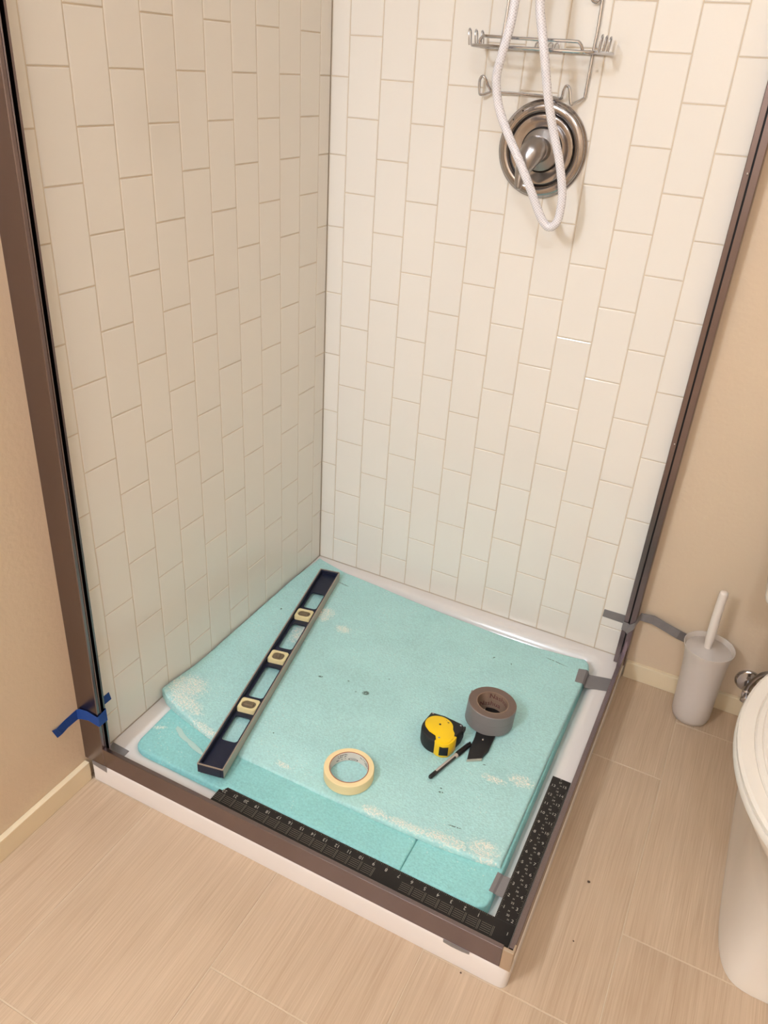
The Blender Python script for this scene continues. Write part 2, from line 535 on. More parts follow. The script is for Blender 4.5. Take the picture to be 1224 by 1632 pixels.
baseboard('baseboard_left', [(XW, -0.899), (XW, Y1), (XW + 0.012, Y1), (XW + 0.012, -0.899)])
baseboard('baseboard_back', [(0.8945, YW), (0.8945, YW - 0.012), (X1, YW - 0.012), (X1, YW)])
baseboard('baseboard_right', [(X1 - 0.012, Y1), (X1, Y1), (X1, YW - 0.012), (X1 - 0.012, YW - 0.012)])

# ------------------------------------------------------------------ lamps outside the frame: vanity light, plus an added ceiling fill
def globe_lamp():
    t = thing('vanity_light', 'vanity bar with frosted globes high on the left wall', 'lamp', (0.0, -2.30, 1.97))
    MB().box(XW, 0.012, -2.65, -1.95, 1.92, 2.02).build('back_plate', M_nickel_b, t, bevel=0.004)
    m, nt, b = new_mat('lit_globe_glass')
    b.inputs['Base Color'].default_value = (0.9, 0.85, 0.75, 1)
    b.inputs['Emission Color'].default_value = WARM + (1,); b.inputs['Emission Strength'].default_value = BULB
    for y in (-2.06, -2.30, -2.54):
        MB().tube([(0.012, y, 1.97), (0.06, y, 1.97)], 0.016, 16).build('arm', M_nickel_b, t, smooth=True)
        prof = [(0.0001, -0.055)] + [(0.055 * math.sin(a), -0.055 * math.cos(a)) for a in [PI * k / 14 for k in range(1, 14)]] + [(0.0001, 0.055)]
        MB().lathe(prof, 24, Matrix.Translation((0.112, y, 1.97))).build('globe', m, t, smooth=True)


globe_lamp()


def ceiling_fill_lamp():  # unseen lamp, added only to fill the room with light
    t = thing('ceiling_fill_light', 'added round fill lamp on the ceiling, out of view', 'lamp', (1.20, -2.50, H))
    MB().lathe([(0.0001, 0), (0.16, 0), (0.16, -0.03), (0.15, -0.032)], 40, Matrix.Translation((1.20, -2.50, H))).build('rim', M_nickel_b, t, smooth=True)
    m, nt, b = new_mat('fill_diffuser')
    b.inputs['Emission Color'].default_value = (1.0, 1.12, 1.30, 1); b.inputs['Emission Strength'].default_value = CEIL_FILL
    MB().lathe([(0.15, -0.03), (0.14, -0.045), (0.10, -0.06), (0.0001, -0.068)], 40, Matrix.Translation((1.20, -2.50, H))).build('diffuser', m, t, smooth=True)


ceiling_fill_lamp()

# ------------------------------------------------------------------ shower pan
PX0, PX1, PY0, PY1 = 0.0, 0.8915, -0.8965, 0.0


def rrect_sdf(x, y, x0, x1, y0, y1, r):
    cx, cy = (x0 + x1) / 2, (y0 + y1) / 2
    qx, qy = abs(x - cx) - (x1 - x0) / 2 + r, abs(y - cy) - (y1 - y0) / 2 + r
    return math.hypot(max(qx, 0), max(qy, 0)) + min(max(qx, qy), 0) - r


def pan():
    n = 100
    mb = MB(); vs = []; fs = []

    def co(i, a, b_):
        t = i / n; return a + (b_ - a) * t
    def pz(x, y):
        d = -rrect_sdf(x, y, 0.036, 0.846, -0.842, -0.030, 0.045)
        t = min(max(d / 0.030, 0), 1); t = t * t * (3 - 2 * t)
        z = RIM - 0.034 * t
        e = min(PX1 - x, y - PY0)            # soft outer nose of the curb
        if e < 0.008: z -= 0.008 - math.sqrt(max(0.008 ** 2 - (0.008 - e) ** 2, 0))
        return z
    xs = sorted(set([co(i, PX0, PX1) for i in range(n + 1)] + [PX1 - 0.001, PX1 - 0.0025, PX1 - 0.005]))
    ys = sorted(set([co(i, PY0, PY1) for i in range(n + 1)] + [PY0 + 0.001, PY0 + 0.0025, PY0 + 0.005]))
    R = 0.014
    def adj(x, y):                          # round the free plan corner
        cx, cy = PX1 - R, PY0 + R
        if x > cx and y < cy:
            dx, dy = x - cx, cy - y; m = max(dx, dy); L = math.hypot(dx, dy)
            if L > 0: return cx + dx * m / L, cy - dy * m / L
        return x, y
    nx, ny = len(xs), len(ys)
    for y in ys:
        for x in xs:
            X, Y = adj(x, y); vs.append((X, Y, pz(x, y)))
    for j in range(ny - 1):
        for i in range(nx - 1):
            fs.append((j * nx + i, j * nx + i + 1, (j + 1) * nx + i + 1, (j + 1) * nx + i))
    per = [i for i in range(nx)] + [j * nx + nx - 1 for j in range(1, ny)] + [(ny - 1) * nx + i for i in range(nx - 2, -1, -1)] + [j * nx for j in range(ny - 2, 0, -1)]
    k = len(vs)
    vs += [(vs[i][0], vs[i][1], 0.0005) for i in per]
    m = len(per)
    for a in range(m):
        b_ = (a + 1) % m; fs.append((per[a], k + a, k + b_, per[b_]))
    fs.append(tuple(range(k, k + m)))
    mb.add(vs, fs)
    t = mb.build('shower_pan', M_pan, smooth=True, angle=50)
    tag(t, 'low white acrylic shower pan with a narrow curb set in the tiled corner', 'shower pan')
    return t


pan()

# ------------------------------------------------------------------ framed shower surround
fr = thing('shower_door_frame', 'brushed nickel shower door frame standing open without its glass on the pan curb', 'shower frame', (0.44, -0.89, RIM))


def shear(o, fn):
    for v in o.data.vertices: v.co = fn(v.co)
    o.data.update()


JT = 1.98


def jamb_left():
    prof = [(XW, -0.897), (0.033, -0.897), (0.034, -0.896), (0.034, -0.8875), (0.012, -0.8875), (0.012, -0.8795), (0.034, -0.8795), (0.034, -0.8755), (-0.0, -0.8755), (-0.0, -0.888), (XW, -0.888)]
    def lean(c): return Vector((c.x, c.y + 0.012 * (c.z - 0.07), c.z))
    o = MB().prism(prof, RIM + 0.001, JT).build('jamb', M_steel, fr); shear(o, lean)
    o = MB().box(0.0121, 0.016, -0.8874, -0.8796, RIM + 0.05, JT).build('glazing_slot', M_dark, fr); shear(o, lean)
    # slim ridge beside the slot
    o = MB().tube([(0.0345, -0.8885, RIM + 0.048), (0.0345, -0.8885, JT)], 0.0011, 8).build('bead', M_steel, fr, smooth=True); shear(o, lean)


jamb_left()


def jamb_right():
    def lean(c): return Vector((c.x + 0.006 * min(max((c.z - 0.07) / 0.85, 0), 1), c.y, c.z))
    prof = [(0.866, -0.0004), (0.866, -0.026), (0.867, -0.027), (0.8765, -0.027), (0.8765, -0.014), (0.8805, -0.014), (0.8805, -0.031), (0.8925, -0.031), (0.8940, -0.029), (0.8940, YW - 0.0004), (0.8895, YW - 0.0004), (0.8895, -0.0004)]
    z0 = RIM + 0.019
    o = MB().prism(prof, RIM + 0.001, JT).build('jamb', M_steel, fr); shear(o, lean)
    o = MB().box(0.8766, 0.8804, -0.0225, -0.0142, z0 + 0.03, JT).build('glazing_slot', M_dark, fr); shear(o, lean)
    for zz in (1.183, 0.652):
        M = Matrix.Translation(lean(Vector((0.8712, -0.027, zz)))) @ Matrix.Rotation(PI / 2, 4, 'X')
        MB().lathe([(0.0001, 0.0016), (0.0014, 0.0014), (0.0022, 0.0006), (0.0023, 0)], 16, M).build('rivet', M_chrome, fr, smooth=True)


jamb_right()
RB, RT = RIM - 0.002, 0.1025
MB().prism([(0.0342, -0.8972), (0.8735, -0.8972), (0.8735, -0.8885), (0.0342, -0.8885)], RIM + 0.0006, RT).build('bottom_rail', M_steel, fr, bevel=0.0010, seg=2)
MB().prism([(0.8805, -0.8885), (0.8905, -0.8885), (0.8905, -0.028), (0.8805, -0.028)], RIM + 0.0006, RT - 0.0004).build('bottom_rail', M_steel, fr, bevel=0.0010, seg=2)
# mitred sloping end pieces where the right rail meets the jamb
MB().prism([(0.8775, -0.0315), (0.8805, -0.0315), (0.8805, -0.085), (0.8790, -0.085)], RIM + 0.0006, RT - 0.004).build('rail_gusset', M_steel, fr, bevel=0.0006)
c_ = MB().prism([(0.8736, -0.8976), (0.8916, -0.8976), (0.8916, -0.880), (0.8885, -0.880), (0.8885, -0.8915), (0.8736, -0.8915)], RIM + 0.0006, RT + 0.001)
o = c_.build('corner_cap', M_cap, fr, bevel=0.0008); o['label'] = 'pale champagne end cap on the outer corner of the rails'

# ------------------------------------------------------------------ foam sheets
def slab(name, xl, xr, yf, yb, zt, zb, m, nx=120, ny=110, r=0.008, amp=0.0007, world=None):
    """sheet of foam: xl(y01), xr(y01), yf(x01), yb(x01) outline functions, zt(x,y) top, zb(x,y) bottom"""
    def warp(t):      # crowd grid lines at both ends
        return 0.5 - 0.5 * math.cos(PI * t) if False else t
    e = [0, .002, .005, .009, .014, .02]
    us = e + [0.02 + (0.96) * i / (nx) for i in range(1, nx)] + [1 - a for a in reversed(e)]
    vsn = e + [0.02 + (0.96) * i / (ny) for i in range(1, ny)] + [1 - a for a in reversed(e)]
    nu, nv = len(us), len(vsn); top = []; bot = []
    for v in vsn:
        for u in us:
            x = xl(v) * (1 - u) + xr(v) * u
            y = yf(u) * (1 - v) + yb(u) * v
            wx = xr(v) - xl(v); wy = yb(u) - yf(u)
            d = min(u * wx, (1 - u) * wx, v * wy, (1 - v) * wy)
            z = zt(x, y) + amp * noise.noise(Vector((x * 9, y * 9, 3.1))) * 2 + amp * 0.5 * noise.noise(Vector((x * 60, y * 60, 1.1)))
            rr = r
            if d < rr: z -= rr - math.sqrt(max(rr * rr - (rr - d) ** 2, 0))
            top.append((x, y, z)); bot.append((x, y, min(zb(x, y), z - 0.0008)))
    mb = MB(); fs = []
    K = nu * nv
    for j in range(nv - 1):
        for i in range(nu - 1):
            a = j * nu + i; q = (a, a + 1, a + nu + 1, a + nu)
            fs.append(q); fs.append(tuple(K + z for z in reversed(q)))
    per = [i for i in range(nu)] + [j * nu + nu - 1 for j in range(1, nv)] + [(nv - 1) * nu + i for i in range(nu - 2, -1, -1)] + [j * nu for j in range(nv - 2, 0, -1)]
    for a in range(len(per)):
        b_ = per[(a + 1) % len(per)]; fs.append((b_, per[a], K + per[a], K + b_))
    mb.add(top + bot, fs)
    return mb.build(name, m, smooth=True, angle=60)


def interp(tab, t):
    for (a, va), (b_, vb) in zip(tab, tab[1:]):
        if t <= b_: 
            s = (t - a) / (b_ - a) if b_ > a else 0; s = max(0, s)
            return va + (vb - va) * s
    return tab[-1][1]


FT = 0.068
marks_up = [('s', .045, -.650, .085, .085, -15), ('s', .070, -.690, .10, .045, -12), ('s', .160, -.727, .10, .020, -8),
            ('s', .150, -.345, .045, .085, 10), ('s', .165, -.250, .05, .06, 0), ('s', .345, -.722, .035, .012, -5),
            ('s', .560, -.736, .05, .022, 0), ('s', .63, -.735, .11, .018, 2), ('s', .71, -.728, .10, .026, 3), ('s', .775, -.712, .060, .045, 5), ('s', .790, -.735, .04, .03, 0),
            ('s', .785, -.522, .05, .030, 5), ('s', .735, -.545, .05, .018, 0), ('s', .235, -.28, .04, .03, 0),
            ('k', .3937, -.4558, .010, .008, 20), ('k', .4177, -.3854, .0025, .0025, 0), ('k', .372, -.4638, .0025, .003, 0), ('k', .6545, -.629, .006, .0028, 10),
            ('k', .6508, -.6196, .0030, .0020, 0), ('k', .745, -.121, .034, .0016, -6), ('k', .6504, -.1848, .0018, .004, 20), ('k', .6051, -.1849, .002, .006, -30),
            ('k', .2763, -.4592, .007, .0035, 15), ('k', .2813, -.6622, .002, .002, 0), ('k', .7103, -.6918, .016, .0018, 8), ('k', .0547, -.2879, .003, .004, 0),
            ('k', .1379, -.1050, .022, .0016, -8), ('k', .340, -.440, .003, .002, 0), ('k', .705, -.519, .004, .0015, 10)]
M_foam = foam_material('teal_packing_foam', (174, 216, 211), marks_up)
M_foam2 = foam_material('teal_packing_foam_lower', (148, 206, 201), [('s', .06, -.762, .03, .010, 30)])


def up_xl(v): return interp([(0, .0042), (0.1, .0035), (0.3, .003), (1, .006)], v)
def up_xr(v): return interp([(0, .8155), (.15, .8165), (.5, .8175), (.9, .822), (.955, .822), (.98, .817), (1, .805)], v)
def up_yf(u): return interp([(0, -.688), (.03, -.703), (.08, -.716), (.2, -.737), (.32, -.747), (.5, -.746), (.7, -.748), (.85, -.744), (.95, -.736), (1, -.728)], u)
def up_yb(u): return interp([(0, -.012), (.02, -.018), (.13, -.047), (.33, -.067), (.52, -.081), (.72, -.089), (.86, -.089), (.95, -.080), (1, -.072)], u)


def up_zt(x, y):
    z = FT
    k = math.exp(-((x - 0.0) / 0.11) ** 2 - ((y + .70) / 0.09) ** 2)          # lifted left front corner
    z += 0.0195 * k
    # pressed flat under the level and along the seam in the middle of the front edge
    f = min(max((-(y) - 0.66) / 0.08, 0), 1)
    mid = math.exp(-((x - 0.34) / 0.16) ** 2)
    z -= 0.0062 * f * mid
    z += 0.003 * math.exp(-((x - 0.70) / 0.14) ** 2 - ((y + .735) / 0.03) ** 2)
    z -= 0.010 * math.exp(-(x / 0.12) ** 2 - (y / 0.10) ** 2)
    if y > -0.13 and x > 0.1: z -= 0.0
    return z


def up_zb(x, y):
    k = math.exp(-((x - 0.0) / 0.12) ** 2 - ((y + .70) / 0.10) ** 2)
    return 0.0592 + 0.0005 * k - 0.006 * math.exp(-(x / 0.10) ** 2 - (y / 0.08) ** 2) * 0


o = slab('foam_sheet', up_xl, up_xr, up_yf, up_yb, up_zt, up_zb, M_foam, r=0.0055)
tag(o, 'large upper sheet of teal packing foam lying under the tools, with rubbed white patches', 'foam sheet')


def corner(v, r, L):
    d = v * L
    return r - math.sqrt(max(r * r - (r - d) ** 2, 0)) if d < r else 0


def lo_piece(name, xa, xb, yb_, cut_l, cut_r, lab):
    L = yb_ + 0.825
    def xl(v): return xa + (corner(v, 0.026, L) if cut_l else 0) + (interp([(0, 0), (.2, -.006), (1, .004)], v) if cut_l else 0)
    def xr(v): return xb - (corner(v, 0.024, L) if cut_r else 0)
    def yf(u):
        x = xa + (xb - xa) * u; t = min(max((x - 0.262) / 0.006, 0), 1)
        return -0.8315 + 0.0128 * t
    def yb(u): return yb_
    o = slab(name, xl, xr, yf, yb, lambda x, y: 0.0585, lambda x, y: 0.0215, M_foam2, nx=int(110 * (xb - xa) / 0.8) + 12, ny=60, r=0.0045, amp=0.0004)
    return tag(o, lab, 'foam sheet')


low_l = lo_piece('foam_sheet', 0.046, 0.6560, -0.10, True, False, 'long lower strip of teal foam along the front, left of the cut line')
lo_piece('foam_sheet', 0.6566, 0.8215, -0.10, False, True, 'short lower strip of teal foam right of the cut line, in the front right corner')
# thin torn flaps under the lifted corner
for flap in ([(0.090, -0.742), (0.103, -0.744), (0.116, -0.752), (0.131, -0.758), (0.140, -0.769), (0.124, -0.7665), (0.112, -0.763), (0.101, -0.755), (0.092, -0.751)],
             [(0.128, -0.758), (0.150, -0.762), (0.172, -0.769), (0.194, -0.781), (0.176, -0.780), (0.158, -0.777), (0.143, -0.772)]):
    o = MB().prism(flap, 0.0596, 0.0612).build('torn_flap', mat('pale_torn_foam', (186, 214, 204), .7, bump=.3, bscale=300), low_l, bevel=.0005)
    o['label'] = 'pale torn flap of foam skin'

# ------------------------------------------------------------------ tapes
def strip(name, pairs, m, label, th=0.0006, cat='tape'):
    mb = MB(); n = len(pairs); vs = []
    for i, (a, b_) in enumerate(pairs):
        a, b_ = Vector(a), Vector(b_)
        j = min(i, n - 2); a2, b2 = Vector(pairs[j + 1][0]), Vector(pairs[j + 1][1]); a1, b1 = Vector(pairs[j][0]), Vector(pairs[j][1])
        t = ((a2 + b2) - (a1 + b1)).normalized(); nn = t.cross(b_ - a).normalized() * th
        vs += [a, b_, b_ + nn, a + nn]
    fs = [(0, 1, 2, 3), tuple(4 * (n - 1) + i for i in (3, 2, 1, 0))]
    for i in range(n - 1):
        for k in range(4):
            k2 = (k + 1) % 4; fs.append((4 * i + k, 4 * i + 4 + k, 4 * i + 4 + k2, 4 * i + k2))
    return tag(mb.add(vs, fs).build(name, m), label, cat)


# blue painter's tape from the painted wall over the left jamb into the shower
strip('painters_tape', [((-.0172, -.961, .1820), (-.0172, -.952, .1560)), ((-.0145, -.952, .1815), (-.0165, -.940, .1570)), ((-.0170, -.930, .1830), (-.0175, -.925, .1595)),
                        ((-.0172, -.900, .1855), (-.0168, -.900, .1610)), ((-.010, -.8985, .1900), (-.009, -.8985, .1640)),
                        ((.010, -.8978, .1930), (.010, -.8980, .1690)), ((.0350, -.8982, .1900), (.0350, -.8984, .1660)), ((.0365, -.8960, .1895), (.0365, -.8960, .1640)),
                        ((.0362, -.8745, .1935), (.0362, -.8745, .1635)), ((.0340, -.8735, .1930), (.0340, -.8735, .1650)),
                        ((.0030, -.8715, .1850), (.0030, -.8715, .1640)), ((.0012, -.868, .1852), (.0012, -.868, .1640)), ((.0010, -.831, .1852), (.0010, -.827, .1640))],
      M_bluetape, 'strip of blue painters tape wrapped around the left jamb, its loose end on the wall')
# grey duct tape across the right jamb, sagging off the wall towards the brush holder
strip('duct_tape_strip', [((.8125, -.0010, .1570), (.8135, -.0010, .1790)), ((.8655, -.0012, .1555), (.8655, -.0012, .1800)), ((.8652, -.0275, .1560), (.8652, -.0275, .1800)),
                          ((.8660, -.0282, .1560), (.8660, -.0282, .1800)), ((.8780, -.0290, .1520), (.8780, -.0290, .1790)), ((.8805, -.0320, .1500), (.8805, -.0320, .1780)), ((.8935, -.0325, .1700), (.8930, -.0325, .1900)),
                          ((.8955, -.0280, .1790), (.8955, -.0280, .2020)), ((.9000, -.0060, .1820), (.9000, -.0060, .2040)), ((.930, -.0030, .1800), (.9300, -.0040, .2060)),
                          ((.962, -.0080, .1740), (.9640, -.0100, .2000)), ((.990, -.0060, .1640), (.9950, -.0080, .1900)), ((1.010, .0060, .1520), (1.0160, .0060, .1760)), ((1.022, .0085, .1440), (1.030, .0085, .1660))][::-1],
      M_greytape, 'grey duct tape strip wrapped round the right jamb and curling over the beige wall')
strip('duct_tape_strip', [((.7995, -.1180, FT + .0008), (.8030, -.1680, FT + .0008)), ((.8180, -.1120, FT + .0006), (.8205, -.1660, FT + .0006)), ((.8225, -.1110, FT - .003), (.8240, -.1645, FT - .003)),
                          ((.8250, -.1100, .0560), (.8260, -.1620, .0560)), ((.8300, -.1080, .0546), (.8300, -.1600, .0546)), ((.8790, -.0960, .0546), (.8790, -.1450, .0546))][::-1],
      M_greytape, 'grey duct tape strip holding the back right corner of the foam to the curb')
strip('duct_tape_strip', [((.0020, -.8400, .0546), (.0125, -.8800, .0546)), ((.0474, -.8422, .0546), (.0500, -.8800, .0546))][::-1],
      M_greytape, 'square patch of grey duct tape on the pan at the foot of the left jamb')
strip('duct_tape_strip', [((.8135, -.7370, .0600), (.8120, -.7800, .0600)), ((.8210, -.7360, .0580), (.8190, -.7790, .0580)), ((.8250, -.7350, .0550), (.8230, -.7780, .0550)), ((.8460, -.7330, .0546), (.8440, -.7770, .0546))][::-1],
      M_greytape, 'grey duct tape strip running from the front right foam under the framing square')
strip('duct_tape_strip', [((.7755, -.8974, .0548), (.7760, -.8974, .0475)), ((.7900, -.8974, .0548), (.7900, -.8974, .0455)), ((.8060, -.8974, .0548), (.8080, -.8974, .0462)), ((.8225, -.8974, .0548), (.8225, -.8974, .0485))][::-1],
      M_greytape, 'scrap of grey duct tape sticking out below the front rail near its right end')
strip('duct_tape_strip', [((.001, -.8974, .0548), (.001, -.8974, .0455)), ((.018, -.8974, .0548), (.018, -.8974, .0425)), ((.038, -.8974, .0548), (.0375, -.8974, .0400))][::-1],
      M_greytape, 'small ragged scrap of grey duct tape under the left end of the front rail')

# ------------------------------------------------------------------ framing square
SZ = RIM + 0.0010


def framing_square():
    t = thing('framing_square', 'black steel framing square with white scales lying along the front and right curb', 'framing square', (0.876, -0.8700, SZ))
    XO, YO = 0.8760, -0.8700
    MB().box(0.2664, XO, YO, YO + 0.0508, SZ, SZ + 0.0018).build('blade', M_square, t, bevel=0.0003, seg=1)
    MB().box(XO - 0.0381, XO, YO + 0.0508, YO + 0.4060, SZ, SZ + 0.0018).build('tongue', M_square, t, bevel=0.0003, seg=1)
    z = SZ + 0.0021
    XI, YI = XO - 0.0381, YO + 0.0508
    a = MB()        # numerals
    for n in range(1, 23):
        cx, cy = XI - 0.0254 * n, YI - 0.0105
        put_text(a, str(n), 0.0098, lambda x, y: (cx - x, cy - y, z))
    for n in range(1, 14):
        cx, cy = XI + 0.0080, YI + 0.0254 * n
        put_text(a, str(n), 0.0092, lambda x, y: (cx + x, cy + y, z))
    for n in range(1, 16):
        cx, cy = XO - 0.0085, YO + 0.0254 * n + 0.006
        put_text(a, str(n), 0.0092, lambda x, y: (cx + x, cy + y, z))
    o = a.build('scale_numerals', M_mark, t); o['kind'] = 'stuff'
    b = MB()        # tick marks
    for k in range(1, 22 * 8):
        L = 0.0062 if k % 8 == 0 else (0.0042 if k % 4 == 0 else 0.0026)
        x = XI - 0.0254 / 8 * k
        b.box(x - 0.00016, x + 0.00016, YI - 0.0004 - L, YI - 0.0004, z - 0.0002, z)
    for k in range(1, 13 * 8):
        L = 0.0062 if k % 8 == 0 else (0.0042 if k % 4 == 0 else 0.0026)
        y = YI + 0.0254 / 8 * k
        b.box(XI + 0.0004, XI + 0.0004 + L, y - 0.00016, y + 0.00016, z - 0.0002, z)
        y = YO + 0.0508 + 0.0254 / 8 * k
        b.box(XO - 0.0004 - L, XO - 0.0004, y - 0.00016, y + 0.00016, z - 0.0002, z)
    o = b.build('scale_ticks', M_markdim, t); o['kind'] = 'stuff'
    c = MB()        # board measure table on the blade
    for n in range(0, 23):
        x1 = XI - 0.0254 * n + 0.004; x0 = x1 - 0.0254 + 0.0055
        if n in (7, 8): continue
        for r in range(5):
            y = YI - 0.0188 - 0.0038 * r
            c.box(x0, x1 - 0.0020, y - 0.00022, y + 0.00022, z - 0.0002, z)
        for dx in (0.0, 0.0022):
            c.box(x1 + dx - 0.00025, x1 + dx + 0.00025, YI - 0.0360, YI - 0.0170, z - 0.0002, z)
    o = c.build('board_table', M_markdim, t); o['kind'] = 'stuff'
    d = MB()        # brace figures down the middle of the tongue
    for n in range(1, 15):
        cx, cy = XI + 0.0190, YO + 0.0508 + 0.0254 * n - 0.012
        put_text(d, ('30', '33', '36', '39', '42', '45', '48', '51', '54', '57', '60', '24', '18', '27')[n - 1], 0.0060, lambda x, y: (cx + x, cy + y, z))
        put_text(d, '24', 0.0038, lambda x, y: (cx - 0.0010 + x, cy + 0.0085 + y, z))
        put_text(d, '24', 0.0038, lambda x, y: (cx + 0.0030 + x, cy - 0.0080 + y, z))
    o = d.build('brace_numerals', M_mark, t); o['kind'] = 'stuff'


framing_square()

# ------------------------------------------------------------------ spirit level
def level():
    L, Wd, Hh = 0.7300, 0.0560, 0.0235
    p0 = Vector((0.0930, -0.1025)); p1 = Vector((0.2386, -0.8207))
    ang = math.atan2(p1.y - p0.y, p1.x - p0.x)
    # +x from the far end to the near end, +y towards the right hand rail
    t = thing('spirit_level', 'long navy blue I-beam spirit level with three cream vial blocks lying on the foam', 'spirit level', (p0.x, p0.y, FT + 0.0022), rot=(0, 0.0, ang))
    sc = (p1 - p0).length
    h = Wd / 2
    # web with rounded slots
    slots = [(0.130, 0.225), (0.322, 0.458), (0.556, 0.700), (0.786, 0.886)]
    vials = [0.277, 0.514, 0.746]
    bm = bmesh.new()
    zc0, zc1 = 0.0085, 0.0115
    hw = 0.0175
    outer = [(0.004, -h + 0.003), (sc - 0.004, -h + 0.003), (sc - 0.004, h - 0.003), (0.004, h - 0.003)]

    def rr(x0, x1, y0, y1, r, n=5):
        pts = []
        for cx, cy, a0 in ((x1 - r, y1 - r, 0), (x0 + r, y1 - r, 90), (x0 + r, y0 + r, 180), (x1 - r, y0 + r, 270)):
            for k in range(n + 1):
                a = math.radians(a0 + 90 * k / n); pts.append((cx + r * math.cos(a), cy + r * math.sin(a)))
        return pts
    holes = [rr(a * sc, b_ * sc, -hw, hw, 0.007) for a, b_ in slots]
    edges = []
    for loop in [outer] + holes:
        vs = [bm.verts.new((x, y, zc1)) for x, y in loop]
        for i in range(len(vs)): edges.append(bm.edges.new((vs[i], vs[(i + 1) % len(vs)])))
    bmesh.ops.triangle_fill(bm, edges=edges, use_beauty=True)
    bm.faces.ensure_lookup_table()
    bad = []
    for f in bm.faces:
        c = f.calc_center_median()
        for a, b_ in slots:
            if a * sc < c.x < b_ * sc and abs(c.y) < hw and all(abs(v.co.y) <= hw + 1e-6 and a * sc - 1e-6 <= v.co.x <= b_ * sc + 1e-6 for v in f.verts):
                bad.append(f); break
    bmesh.ops.delete(bm, geom=bad, context='FACES_ONLY')
    r = bmesh.ops.extrude_face_region(bm, geom=bm.faces[:])
    bmesh.ops.translate(bm, vec=(0, 0, zc0 - zc1), verts=[v for v in r['geom'] if isinstance(v, bmesh.types.BMVert)])
    bmesh.ops.recalc_face_normals(bm, faces=bm.faces)
    me = bpy.data.meshes.new('web'); bm.to_mesh(me); bm.free(); me.materials.append(M_level)
    link('web', me, t, False)
    for s in (-1, 1):       # rails
        a, b_ = sorted((s * h, s * (h - 0.0052)))
        MB().box(0, sc, a, b_, 0, Hh).add([], []).build('rail', [M_level], t, False, bevel=0.0006, seg=1)
        a, b_ = sorted((s * (h + 0.0003), s * (h - 0.0026)))
        e = MB().box(0.0005, sc - 0.0005, a, b_, 0.0004, Hh + 0.0006).build('rail_edge', M_alu, t, False, bevel=0.0003, seg=1)
    for x0, x1 in ((-0.0004, 0.0052), (sc - 0.0052, sc + 0.0004)):
        MB().box(x0, x1, -h + 0.0052, h - 0.0052, 0.0, Hh).build('end_plate', M_level, t, False, bevel=0.0005, seg=1)
    MB().box(sc - 0.0012, sc + 0.0008, -h + 0.0003, h - 0.0003, Hh - 0.0016, Hh + 0.0010).build('end_trim', M_alu, t, False)
    MB().box(-0.0008, 0.0012, -h + 0.0003, h - 0.0003, Hh - 0.0016, Hh + 0.0010).build('end_trim', M_alu, t, False)
    for i, f in enumerate(vials):
        x = f * sc; w2 = 0.0178
        b = MB()
        # octagonal-ish block as ring around the window
        out = rr(x - w2, x + w2, -0.0220, 0.0220, 0.006)
        inn = rr(x - 0.0112, x + 0.0112, -0.0155, 0.0155, 0.0095) if i != 1 else rr(x - 0.0125, x + 0.0125, -0.0140, 0.0140, 0.0095)
        n = len(out); zt = 0.0225
        rings = [[(p[0], p[1], 0.004) for p in out], [(p[0], p[1], zt - 0.003) for p in out], [(x + (p[0] - x) * 0.93, p[1] * 0.94, zt) for p in out],
                 [(x + (p[0] - x) * 1.08, p[1] * 1.06, zt) for p in inn], [(p[0], p[1], zt - 0.001) for p in inn], [(p[0], p[1], zt - 0.004) for p in inn]]
        b.loft(rings, cap=False)
        vb = b.build('vial_block', M_vialblk, t, False, smooth=True, angle=40)
        MB().prism(inn, 0.006, zt - 0.0030).build('vial_window', M_vial, vb, False)
        if i != 1:
            MB().tube([(x, -0.0105, zt - 0.0040), (x, 0.0105, zt - 0.0040)], 0.0045, 14).build('vial', M_vial, vb, False, smooth=True)
        else:
            MB().tube([(x - 0.0085, 0, zt - 0.0040), (x + 0.0085, 0, zt - 0.0040)], 0.0045, 14).build('vial', M_vial, vb, False, smooth=True)


level()

# ------------------------------------------------------------------ masking tape roll
def cyl_text(mb, txt, size, R, phi, zc, c, mi=0):
    """text on the inside of a vertical cylinder, read from within; phi = direction of its centre"""
    put_text(mb, txt, size, lambda x, y: (c[0] + R * math.cos(phi - x / R), c[1] + R * math.sin(phi - x / R), zc + y), mi)


